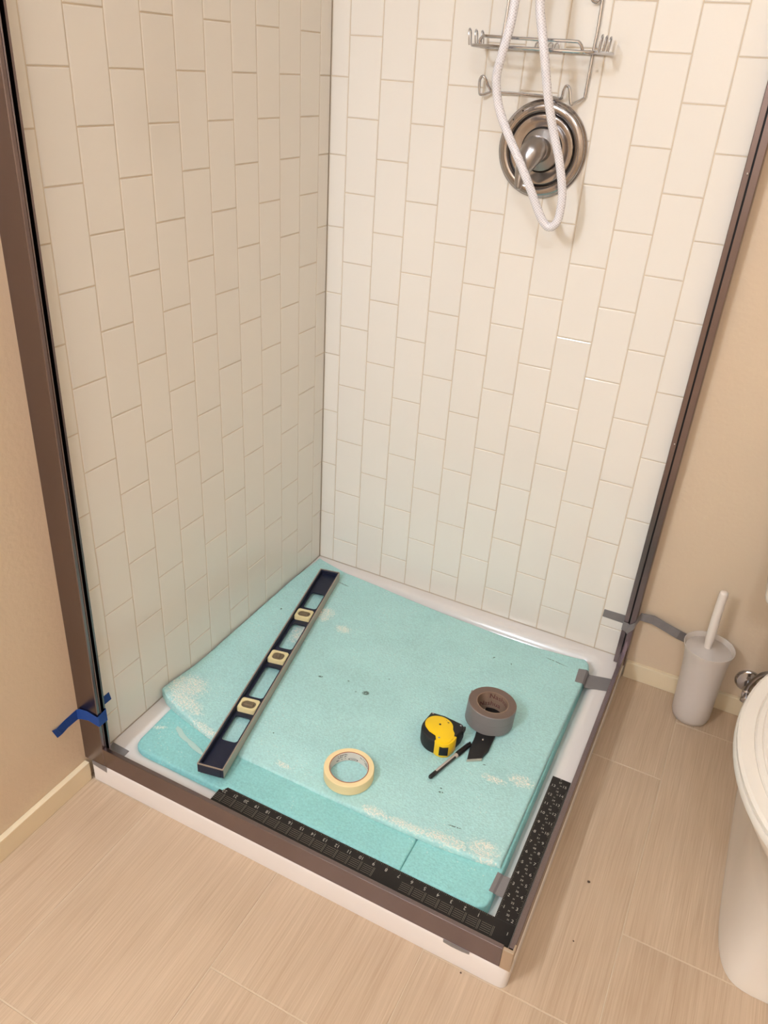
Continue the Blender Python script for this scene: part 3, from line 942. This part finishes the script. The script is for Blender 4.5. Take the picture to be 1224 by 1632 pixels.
def masking_roll():
    c = (0.4757, -0.6840); z0 = FT + 0.0012; hh = 0.0235; Ro, Ri = 0.0505, 0.0385
    t = thing('masking_tape_roll', 'roll of cream masking tape lying flat on the foam', 'tape roll', (c[0], c[1], z0))
    M = Matrix.Translation((c[0], c[1], z0))
    MB().lathe([(Ri + .0012, 0.0003), (Ro - .0008, 0.0), (Ro, 0.0008), (Ro, hh - .0008), (Ro - .0008, hh), (Ri + .0012, hh - 0.0003)], 72, M, closed=True).build('tape', M_mask, t, smooth=True)
    cr = MB().lathe([(Ri, 0.0006), (Ri + .0012, 0.0006), (Ri + .0012, hh + 0.0001), (Ri, hh + 0.0001)], 72, M, closed=True).build('core', [M_whitecore], t, smooth=True)
    MB().lathe([(Ri - 0.0001, hh - 0.0002), (Ri + .0013, hh - 0.0002), (Ri + .0013, hh + 0.0004), (Ri - 0.0001, hh + 0.0004)], 72, M, closed=True).build('core_rim', M_redcore, cr, smooth=True)
    m = MB(); R = Ri - 0.0002
    def bar(phi, wd, z, hgt):       # worn illegible print as short dark strokes
        n = max(2, int(wd * 14)); vs = []; fs = []
        for i in range(n + 1):
            a = phi + wd / 2 - wd * i / n
            vs += [(c[0] + R * math.cos(a), c[1] + R * math.sin(a), z0 + z - hgt / 2), (c[0] + R * math.cos(a), c[1] + R * math.sin(a), z0 + z + hgt / 2)]
        for i in range(n): fs.append((2 * i, 2 * i + 2, 2 * i + 3, 2 * i + 1))
        m.add(vs, fs)
    r2 = random.Random(3)
    for base, zz in ((2.42, .0175), (2.42, .0125), (2.50, .0065), (1.15, .0165), (.92, .0115), (.62, .0155)):
        for k in range(9):
            if r2.random() < 0.85: bar(base + 0.26 - k * 0.062, 0.042, zz + r2.uniform(-.0005, .0005), r2.choice((.0016, .0022, .0028)))
    # small outlined oval
    for k in range(28):
        a = 2 * PI * k / 28; bar(1.83 + 0.24 * math.cos(a), 0.055, .0048 + .0030 * math.sin(a), .0006)
    for k in range(5): bar(1.93 - k * 0.05, 0.032, .0048, .0014)
    m.build('core_print', M_ink, cr)


masking_roll()

# ------------------------------------------------------------------ duct tape roll, resting on the scraper
def duct_roll():
    R_o, R_i, hh = 0.0530, 0.0335, 0.0490
    t = thing('duct_tape_roll', 'thick roll of grey duct tape propped on the black blade of the tool', 'tape roll', (0.6690, -0.3960, FT + 0.0047), rot=(math.radians(-3.6), math.radians(1.8), 0))
    MB().lathe([(R_i + .002, 0.0002), (R_o - .001, 0), (R_o, 0.001), (R_o, hh * .52), (R_o - .0004, hh * .525), (R_o, hh * .53), (R_o, hh - .001), (R_o - .001, hh), (R_i + .002, hh)], 80, closed=True).build('tape', M_greytape, t, False, smooth=True)
    cr = MB().lathe([(R_i, 0.0), (R_i + .002, 0.0), (R_i + .002, hh + .0002), (R_i, hh + .0002)], 80, closed=True).build('core', M_card, t, False, smooth=True)
    MB().lathe([(R_i + .0021, hh + 0.0001), (R_o - .0012, hh + 0.0001), (R_o - .0014, hh + 0.0004), (R_i + .0022, hh + 0.0004)], 80, closed=True).build('side_edge', mat('tape_side_brown_grey', (112, 92, 80), 0.55, var=0.06, vscale=60), t, False, smooth=True)
    m = MB()
    cyl_text(m, 'Nashua', 0.0170, R_i - .0003, math.radians(74), hh - 0.0105, (0, 0))
    cyl_text(m, 'Nashua', 0.0170, R_i - .0003, math.radians(112), hh - 0.0300, (0, 0))
    m.build('core_lettering', M_redink, cr, False)
    MB().box(-R_o - .0012, -R_o + .0006, 0.010, 0.016, hh - .012, hh - .002).build('tape_end', M_greytape, t, False)


duct_roll()


# ------------------------------------------------------------------ black scraper half under the duct tape roll
def scraper():
    t = thing('utility_knife', 'flat black utility knife with a bare metal tip, half under the duct tape roll', 'knife', (0.6800, -0.480, FT + 0.0006))
    z0, z1 = FT + 0.0008, FT + 0.0088
    poly = [(.6700, -.5290), (.6957, -.5110), (.7010, -.4850), (.6990, -.4300), (.6960, -.3550), (.6500, -.3560), (.6560, -.4300), (.6615, -.4650), (.6640, -.5000)]
    MB().prism(poly, z0, z1).build('handle', M_black, t, bevel=0.0016, seg=2, smooth=True)
    MB().prism([(.6700, -.5318), (.6968, -.5138), (.6960, -.5100), (.6698, -.5285)], z0 + .0002, z1 - .0022).build('metal_tip', M_blade, t, bevel=0.0006)
    MB().lathe([(.0001, .0012), (.0016, .001), (.0024, 0)], 16, Matrix.Translation((.6795, -.4620, z1))).build('screw', M_chrome, t, smooth=True)


scraper()


# ------------------------------------------------------------------ pen
def pen():
    a, b = Vector((.6215, -.6120, FT + .0061)), Vector((.6600, -.4855, FT + .0070))
    d = (b - a); L = d.length; d.normalize()
    t = thing('marker_pen', 'black capped pen with a silver labelled barrel beside the tape measure', 'pen', (a.x, a.y, FT))
    P = lambda s: a + d * (L * s)
    MB().tube([P(0), P(.02), P(.13), P(.14)], [.0030, .0044, .0046, .0042], 18).build('barrel_plug', M_black, t, smooth=True)
    br = MB().tube([P(.135), P(.62)], .0044, 18).build('barrel', mat('dark_clear_barrel', (54, 50, 48), .2), t, smooth=True)
    sd = Vector((-d.y, d.x, 0)); up = Vector((0, 0, 1))
    lb = MB(); vs = []; n = 8
    for i in range(n + 1):
        an = math.radians(20 + 92 * i / n)      # label on the upper left side of the barrel
        off = (sd * math.cos(an) + up * math.sin(an)) * .00465
        vs += [P(.15) + off, P(.60) + off]
    lb.add(vs, [(2 * i, 2 * i + 1, 2 * i + 3, 2 * i + 2) for i in range(n)])
    o = lb.build('label_strip', M_pen_w, br, smooth=True)
    MB().tube([P(.60), P(.66)], [.0046, .0050], 18).build('grip_band', M_pen_w, t, smooth=True)
    MB().tube([P(.655), P(.70), P(.96), P(1.0)], [.0054, .0060, .0052, .0036], 20).build('cap', M_black, t, smooth=True)
    q = P(.72) + up * .0058; r = P(.99) + up * .0058
    MB().tube([q, r], .0014, 8).build('clip', M_black, t, smooth=True)


pen()


# ------------------------------------------------------------------ tape measure
def tape_measure():
    zb, zt = FT + .0008, 0.1060
    t = thing('tape_measure', 'yellow and black tape measure lying on its side on the foam', 'tape measure', (.5980, -.5080, zb))
    body = [(.5600, -.4700), (.5900, -.4660), (.6330, -.4700), (.6400, -.4760), (.6405, -.4900), (.6370, -.5060)]
    # rounded near side
    cx, cy, R = .5965, -.5060, .0400
    arc = [(cx + R * math.cos(math.radians(a)) * 1.0, cy + R * math.sin(math.radians(a)) * 1.0) for a in range(-20, -200, -12)]
    poly = body + arc
    n = len(poly)
    c = Vector((sum(p[0] for p in poly) / n, sum(p[1] for p in poly) / n))
    def ins(k): return [((p[0] - c.x) * k + c.x, (p[1] - c.y) * k + c.y) for p in poly]
    rings = [[(x, y, zb) for x, y in ins(.93)], [(x, y, zb + .002) for x, y in ins(.98)], [(x, y, zb + .006) for x, y in ins(1.0)],
             [(x, y, zt - .006) for x, y in ins(1.0)], [(x, y, zt - .002) for x, y in ins(.975)], [(x, y, zt) for x, y in ins(.92)]]
    MB().loft(rings).build('case', M_rubber, t, smooth=True, angle=45)
    # yellow face plate: disc with a tongue to the mouth
    D = []
    for a in range(28, 232, 12): D.append((.5915 + .0305 * math.cos(math.radians(a)), -.5010 + .0265 * math.sin(math.radians(a))))
    D += [(.5800, -.5270), (.5960, -.5310), (.6010, -.5400), (.6060, -.5455), (.6200, -.5450), (.6290, -.5370), (.6330, -.5200), (.6290, -.5060), (.6220, -.4980)]
    D = D[::-1]
    fp = MB().prism(D[::-1], zt - .003, zt + .0022).build('face_plate', M_yellow, t, bevel=.0012, seg=2, smooth=True)
    MB().lathe([(.0001, .0004), (.0022, .0004), (.0024, 0)], 16, Matrix.Translation((.5925, -.4985, zt + .0022))).build('centre_screw', M_groove, fp, smooth=True)
    MB().lathe([(.0001, .0005), (.0017, .0004), (.0022, 0)], 16, Matrix.Translation((.6055, -.5345, zt + .0022))).build('corner_screw', M_nickel_b, fp, smooth=True)
    for (x, y) in ((.5655, -.4735), (.6315, -.4775)):
        MB().lathe([(.0001, .0005), (.0015, .0004), (.0022, 0)], 16, Matrix.Translation((x, y, zt))).build('case_screw', M_chrome, t, smooth=True)
    mk = MB()
    for x0, x1, y0, y1 in ((.6035, .6085, -.4855, -.4840), (.6060, .6068, -.4885, -.4855), (.5995, .6010, -.4820, -.4812)):
        mk.box(x0, x1, y0, y1, zt + .0022, zt + .0024)
    mk.build('printed_marks', M_ink, fp)
    # yellow mouth wrapping down the near right corner, with a dark opening
    mo = [(.6000, -.5445), (.6085, -.5480), (.6200, -.5475), (.6305, -.5405), (.6350, -.5260), (.6365, -.5130), (.6330, -.5120), (.6120, -.5250), (.6020, -.5360)]
    k = Vector((.6120, -.5300))
    mo = [((p[0] - k.x) * 1.03 + k.x, (p[1] - k.y) * 1.03 + k.y) for p in mo]
    mf = MB().prism(mo, zb + .0004, zt + .0006).build('mouth', M_yellow, t, bevel=.0018, seg=2, smooth=True)
    # opening: dark recess facing the near right
    a, b = Vector((.6140, -.5500)), Vector((.6310, -.5425)); d = (b - a).normalized(); nn = Vector((d.y, -d.x))
    q = []
    for s in (0, 1):
        for z in (zb + .0075, zt - .0075):
            for oo in (-.006, .0008):
                p = a.lerp(b, s) + nn * oo; q.append((p.x, p.y, z))
    MB().add(q, [(0, 1, 3, 2), (4, 6, 7, 5), (0, 4, 5, 1), (2, 3, 7, 6), (0, 2, 6, 4), (1, 5, 7, 3)]).build('opening', M_black, mf)
    # end hook on the far right of the case
    MB().add([], []).box(.6385, .6425, -.4900, -.4740, zt - .012, zt - .001).build('hook', M_black, t, bevel=.001)


tape_measure()

# ------------------------------------------------------------------ shower valve
def valve():
    c = Vector((0.4890, -0.0002, 1.1850))
    t = thing('shower_valve', 'round polished nickel shower valve with a lever handle on the tiled wall', 'faucet', tuple(c))
    M = Matrix.Translation(c) @ Matrix.Rotation(PI / 2, 4, 'X')     # local +z -> world -y
    MB().lathe([(.0895, 0.0), (.0900, .0030), (.0890, .0055), (.0868, .0065), (.0860, .0095), (.0830, .0125), (.0780, .0142), (.0725, .0140), (.0690, .0125), (.0672, .0098), (.0665, .0070)], 96, M).build('escutcheon', M_nickel, t, smooth=True, angle=60)
    MB().lathe([(.0668, .0072), (.0645, .0066), (.0640, .0085)], 96, M).build('outer_groove', M_groove, t, smooth=True)
    MB().lathe([(.0642, .0080), (.0636, .0105), (.0610, .0115), (.0520, .0085), (.0440, .0078), (.0418, .0078)], 96, M).build('dished_ring', M_nickel, t, smooth=True, angle=60)
    MB().lathe([(.0420, .0080), (.0395, .0074), (.0385, .0090)], 96, M).build('inner_groove', M_groove, t, smooth=True)
    MB().lathe([(.0388, .0080), (.0384, .0150), (.0370, .0165), (.0220, .0175), (.0215, .0180)], 80, M).build('hub_plate', M_nickel_b, t, smooth=True, angle=50)
    MB().lathe([(.0225, .0170), (.0220, .0300), (.0200, .0400), (.0150, .0440), (.0001, .0450)], 56, M).build('hub', M_nickel_b, t, smooth=True, angle=60)
    p = lambda x, y, z: (c.x + x, y, c.z + z)
    hd = MB().tube([p(.006, -.036, .016), p(.002, -.044, .010), p(-.004, -.055, -.003), p(-.010, -.064, -.020), p(-.014, -.071, -.040), p(-.015, -.077, -.058), p(-.014, -.081, -.068)],
                   [.012, .0215, .0245, .0205, .0135, .0085, .0045], 24, smooth=5)
    hd.build('lever', M_nickel_b, t, smooth=True, angle=80)
    MB().lathe([(.0001, .0012), (.0020, .001), (.0026, 0)], 16, Matrix.Translation(c + Vector((.012, -.041, -.008))) @ Matrix.Rotation(PI / 2, 4, 'X')).build('set_screw', M_chrome, t, smooth=True)
    for dx, dz in ((-.046, .066), (-.063, .049)):
        MB().lathe([(.0001, .0004), (.0016, .0003), (.0018, 0)], 12, Matrix.Translation(c + Vector((dx, -.0135, dz))) @ Matrix.Rotation(PI / 2, 4, 'X')).build('index_dot', M_groove, t)


valve()


# ------------------------------------------------------------------ wire caddy hanging from the shower arm
def caddy():
    t = thing('shower_caddy', 'chrome wire shower caddy with one narrow shelf and two hooks above the valve', 'caddy', (0.4675, -0.006, 1.28))
    R = .0029
    yb = -.0045
    B = lambda pts, r, nm, s=0: MB().tube(pts, r, 10, smooth=s).build(nm, M_chrome, t, smooth=True)
    # hanging frame: two uprights meeting over the shower arm
    B([(.3740, yb, 1.2790), (.3790, yb, 1.36), (.3850, yb, 1.44), (.3950, yb, 1.80), (.4300, -.012, 1.90), (.4600, -.040, 1.925), (.4675, -.046, 1.928)], R, 'upright', 4)
    B([(.5575, yb, 1.2820), (.5595, yb, 1.36), (.5605, yb, 1.44), (.5500, yb, 1.80), (.5100, -.012, 1.90), (.4750, -.040, 1.925), (.4675, -.046, 1.928)], R, 'upright', 4)
    # bottom bar with two hooks
    B([(.3740, yb, 1.2800), (.3560, -.022, 1.2730), (.3520, -.024, 1.2800), (.3500, -.024, 1.2960), (.3535, -.024, 1.3040), (.3590, -.024, 1.3040), (.3635, -.022, 1.2970),
       (.3680, -.015, 1.2860), (.3780, -.008, 1.2790), (.42, -.006, 1.2795), (.4860, -.006, 1.2785), (.5090, -.010, 1.2770), (.5170, -.018, 1.2790), (.5195, -.022, 1.2900),
       (.5235, -.024, 1.2985), (.5290, -.024, 1.2975), (.5330, -.024, 1.2890), (.5370, -.023, 1.2720), (.5410, -.020, 1.2700), (.5575, yb, 1.2810)], R * .92, 'hook_bar', 4)
    # shelf, seen edge on
    z = 1.3545
    B([(.348, -.008, z), (.346, -.04, z), (.352, -.085, z), (.370, -.103, z), (.470, -.108, z - .0006), (.565, -.103, z - .001), (.585, -.085, z), (.590, -.04, z), (.588, -.008, z), (.470, -.006, z), (.348, -.008, z)], R, 'shelf_rim', 3)
    B([(.373, -.100, z), (.372, -.102, z + .008), (.379, -.104, z + .0145), (.392, -.105, z + .0150), (.470, -.106, z + .0140), (.545, -.105, z + .0140), (.558, -.104, z + .0120), (.5635, -.102, z + .004), (.564, -.100, z)], R * .95, 'front_rail', 4)
    for k in range(5):
        x = .385 + k * .042
        B([(x, -.007, z - .001), (x, -.104, z - .001)], R * .6, 'shelf_wire')
    for k in range(3):
        y = -.020 - .033 * k
        for sx, xx in ((-1, .347), (1, .589)):
            B([(xx, y + .005, z), (xx + sx * .002, y + .006, z + .020), (xx + sx * .003, y, z + .0265), (xx + sx * .002, y - .006, z + .020), (xx, y - .005, z)], R * .5, 'end_loop', 3)
    for k in range(4):
        x = .448 + k * .0125
        B([(x, -.010, z + .001), (x + .002, -.010, z + .010), (x + .006, -.010, z + .013), (x + .010, -.010, z + .010), (x + .0095, -.010, z + .001)], R * .45, 'soap_loop', 3)
    # loop of the next shelf up, just entering the picture
    B([(.5600, -.006, 1.4480), (.5540, -.010, 1.4345), (.5480, -.014, 1.4340), (.5440, -.016, 1.4400), (.5440, -.016, 1.4700), (.5600, -.006, 1.4750)], R * .8, 'side_loop', 3)
    z = 1.50
    B([(.3900, -.006, z), (.380, -.06, z), (.400, -.100, z), (.470, -.106, z), (.545, -.100, z), (.565, -.06, z), (.5600, -.006, z)], R, 'upper_shelf_rim', 3)


caddy()


# ------------------------------------------------------------------ shower arm and hose (the arm is above the frame)
def shower_arm():
    t = thing('hand_shower', 'nickel wall pipe and bracket that hold the hose, above the caddy', 'shower head', (0.4675, 0, 1.90))
    M = Matrix.Translation((.4675, 0.0, 1.895)) @ Matrix.Rotation(PI / 2, 4, 'X')
    MB().lathe([(.030, 0), (.030, .003), (.020, .009), (.011, .011)], 40, M).build('flange', M_nickel, t, smooth=True)
    MB().tube([(.4675, -.008, 1.895), (.4675, -.06, 1.905), (.4675, -.12, 1.885), (.4675, -.15, 1.860)], .0105, 18, smooth=5).build('arm_pipe', M_nickel, t, smooth=True)
    MB().tube([(.4675, -.146, 1.868), (.4675, -.168, 1.838)], .017, 20).build('bracket', M_nickel, t, smooth=True)
    MB().tube([(.4675, -.150, 1.858), (.4560, -.160, 1.82), (.4480, -.130, 1.775)], [.010, .012, .012], 16, smooth=4).build('hand_spray_handle', M_nickel, t, smooth=True)


shower_arm()

hz = [(.4480, -.130, 1.775), (.4500, -.130, 1.66), (.4450, -.129, 1.53), (.4393, -.128, 1.4244), (.4358, -.130, 1.3823), (.4260, -.128, 1.3387), (.4191, -.122, 1.3037), (.4278, -.115, 1.2583), (.4501, -.112, 1.2157),
      (.4831, -.110, 1.1646), (.5082, -.105, 1.1213), (.5253, -.098, 1.0874), (.5390, -.094, 1.0655), (.5524, -.092, 1.0576), (.5644, -.092, 1.0685), (.5680, -.092, 1.0908), (.5663, -.094, 1.1246), (.5526, -.100, 1.1784),
      (.5335, -.106, 1.2299), (.5183, -.118, 1.2850), (.5059, -.128, 1.3427), (.4932, -.130, 1.3892), (.4856, -.132, 1.4254), (.4760, -.138, 1.54), (.4690, -.145, 1.68), (.4675, -.160, 1.80), (.4675, -.165, 1.826)]
o = MB().tube(hz, .0080, 18, smooth=6).build('shower_hose', M_hose, smooth=True, angle=80)
tag(o, 'white braided shower hose hanging in a loop in front of the valve', 'hose')

# ------------------------------------------------------------------ toilet
TX = 1.2970


def toilet():
    t = thing('toilet', 'white elongated toilet with closed lid at the right edge of the picture', 'toilet', (TX, -.42, 0))
    def ring(z, a, b, yc, n=64, p=2.0, x=TX):
        out = []
        for i in range(n):
            th = 2 * PI * i / n; ct, st = math.cos(th), math.sin(th)
            out.append((x + a * abs(ct) ** (2 / p) * (1 if ct > 0 else -1), yc + b * abs(st) ** (2 / p) * (1 if st > 0 else -1), z))
        return out
    MB().loft([ring(0.0006, .1045, .2900, -.4150, p=4.8), ring(.012, .1045, .2900, -.4150, p=4.8), ring(.03, .1020, .2870, -.4150, p=4.8), ring(.10, .1000, .2840, -.4160, p=4.2),
               ring(.18, .1015, .2870, -.4230, p=3.4), ring(.24, .1100, .3000, -.4400, p=2.7), ring(.29, .1280, .3150, -.4650, p=2.2), ring(.335, .1500, .3160, -.4950, p=2.1),
               ring(.368, .1690, .3020, -.5270, p=2.05), ring(.388, .1790, .2850, -.5500, p=2.0), ring(.398, .1800, .2790, -.5570, p=2.0)]).build('bowl', M_porc, t, smooth=True, angle=60)
    MB().loft([ring(.3985, .1800, .2760, -.5590), ring(.4005, .1850, .2800, -.5600), ring(.409, .1858, .2805, -.5600), ring(.4135, .1840, .2790, -.5600)]).build('seat', M_seat, t, smooth=True, angle=50)
    MB().loft([ring(.4142, .1815, .2770, -.5600), ring(.4155, .1835, .2785, -.5600), ring(.4210, .1835, .2785, -.5600), ring(.4250, .1790, .2740, -.5600), ring(.4268, .1600, .2540, -.5600), ring(.4246, .1580, .2520, -.5600),
               ring(.4275, .1560, .2500, -.5600), ring(.4300, .1490, .2430, -.5600), ring(.4284, .1470, .2410, -.5600), ring(.4305, .1450, .2390, -.5600), ring(.4330, .1000, .1800, -.5600), ring(.4335, .0100, .0180, -.5600)]).build('lid', M_seat, t, smooth=True, angle=30)
    MB().box(TX - .09, TX + .09, -.285, -.255, .399, .430).build('hinge', M_seat, t, bevel=.008, seg=3, smooth=True)
    MB().box(TX - .12, TX + .12, -.30, -.03, .34, .395).build('tank_shelf', M_porc, t, bevel=.02, seg=3, smooth=True)
    MB().box(TX - .176, TX + .176, -.205, -.010, .430, .760).build('tank', M_porc, t, bevel=.022, seg=4, smooth=True)
    MB().box(TX - .09, TX + .09, -.19, -.03, .392, .434).build('tank_neck', M_porc, t)
    MB().box(TX - .184, TX + .184, -.215, -.004, .760, .792).build('tank_lid', M_porc, t, bevel=.010, seg=3, smooth=True)
    MB().tube([(TX - .13, -.206, .71), (TX - .13, -.222, .71), (TX - .06, -.224, .705)], .006, 12).build('flush_lever', M_chrome, t, smooth=True)


toilet()


def stop_valve():
    t = thing('water_stop_valve', 'chrome water stop valve with braided supply line low on the wall behind the toilet', 'valve', (1.1700, YW, .105))
    M = Matrix.Translation((1.1690, YW, .101)) @ Matrix.Rotation(PI / 2, 4, 'X')
    MB().lathe([(.0300, 0.0002), (.0305, .003), (.0270, .0065), (.0235, .0075), (.0120, .0085), (.0080, .0100)], 48, M).build('escutcheon', M_chrome, t, smooth=True, angle=60)
    MB().lathe([(.0080, .008), (.0080, .034), (.0110, .036), (.0110, .056), (.0080, .058), (.0001, .058)], 24, M).build('valve_body', M_chrome, t, smooth=True, angle=40)
    MB().tube([(1.1690, -.038, .101), (1.1690, -.040, .078)], [.0085, .0095], 16).build('outlet_nut', M_chrome, t, smooth=True, angle=40)
    MB().tube([(1.1690, -.048, .101), (1.1690, -.062, .101)], [.006, .006], 16).build('stem', M_chrome, t, smooth=True)
    MB().loft([[(1.1690 + .010 * math.cos(a), -.062 - d, .101 + .007 * math.sin(a)) for a in [2 * PI * k / 24 for k in range(24)]] for d in (0, .008)]).build('oval_handle', M_chrome, t, bevel=.002)
    MB().tube([(1.1670, -.040, .108), (1.1700, -.041, .130), (1.1850, -.042, .165), (1.2150, -.050, .195), (1.2350, -.06, .26), (1.2100, -.07, .36), (1.1900, -.08, .432)], .0062, 14, smooth=5).build('supply_line', M_nickel_b, t, smooth=True)


stop_valve()


# ------------------------------------------------------------------ toilet brush in its frosted holder
def brush():
    c = (1.0680, -.0640)
    lean = (-.006, .003)
    h = thing('toilet_brush_holder', 'tall frosted plastic brush holder standing on the floor by the back wall', 'brush holder', (c[0], c[1], 0))
    def M(z0=0): return Matrix(((1, 0, lean[0] / .21, c[0]), (0, 1, lean[1] / .21, c[1]), (0, 0, 1, 0), (0, 0, 0, 1)))
    MB().lathe([(.0001, .0006), (.030, .0006), (.040, .006), (.0435, .018), (.0445, .06), (.0455, .12), (.0475, .165), (.0515, .195), (.0560, .2085), (.0560, .2100), (.0545, .2100),
                (.0500, .195), (.0462, .165), (.0440, .12), (.0430, .06), (.0418, .02), (.038, .0085), (.0001, .0040)], 56, M()).build('cup', M_frost, h, smooth=True, angle=60)
    t = thing('toilet_brush', 'frosted white toilet brush handle and round lid standing in its holder', 'brush', (c[0] - .004, c[1], .012))
    MB().lathe([(.0485, .1960), (.0500, .1985), (.0480, .2000), (.0180, .2030), (.0140, .2060), (.0001, .2062)], 48, M()).build('lid', M_frost, t, smooth=True, angle=50)
    MB().tube([(1.0640, -.0620, .110), (1.0585, -.0615, .205), (1.0575, -.0618, .240), (1.0560, -.0620, .300), (1.0560, -.0622, .350), (1.0562, -.0622, .3575), (1.0562, -.0622, .3600)],
              [.0070, .0080, .0105, .0098, .0098, .0080, .0030], 20, smooth=3).build('handle', mat('frosted_white_handle', (232, 220, 208), .3), t, smooth=True, angle=80)
    bm = MB()
    pr = [(.0001, .014), (.020, .018), (.031, .032), (.033, .052), (.028, .072), (.015, .088), (.006, .10), (.006, .115)]
    bm.lathe(pr, 40, M()).build('brush_head', mat('white_bristles', (238, 232, 226), .8, bump=.9, bscale=160), t, smooth=True)


brush()

# ------------------------------------------------------------------ little crumbs on the floor
for i, (x, y, s, lab) in enumerate(((.9642, -.6276, .0034, 'dark crumb of dirt on the floor tile midway along the right curb'), (.9695, -.7560, .0018, 'tiny dark crumb on the floor tile nearer the front right corner'),
                                    (.8158, -.9040, .0022, 'brown crumb on the floor against the front of the pan'))):
    bm = bmesh.new(); bmesh.ops.create_icosphere(bm, subdivisions=2, radius=s * 0.78)
    for v in bm.verts: v.co *= 1 + .5 * noise.noise(v.co * 900 + Vector((i * 7, 0, 0)))
    for v in bm.verts: v.co.z *= .5
    me = bpy.data.meshes.new('dirt_crumb'); bm.to_mesh(me); bm.free(); me.materials.append(bpy.data.materials.get('crumb') or mat('crumb', (84, 64, 48), .8))
    o = bpy.data.objects.new('dirt_crumb', me); COL.objects.link(o); o.location = (x, y, s * .45); tag(o, lab, 'crumb')
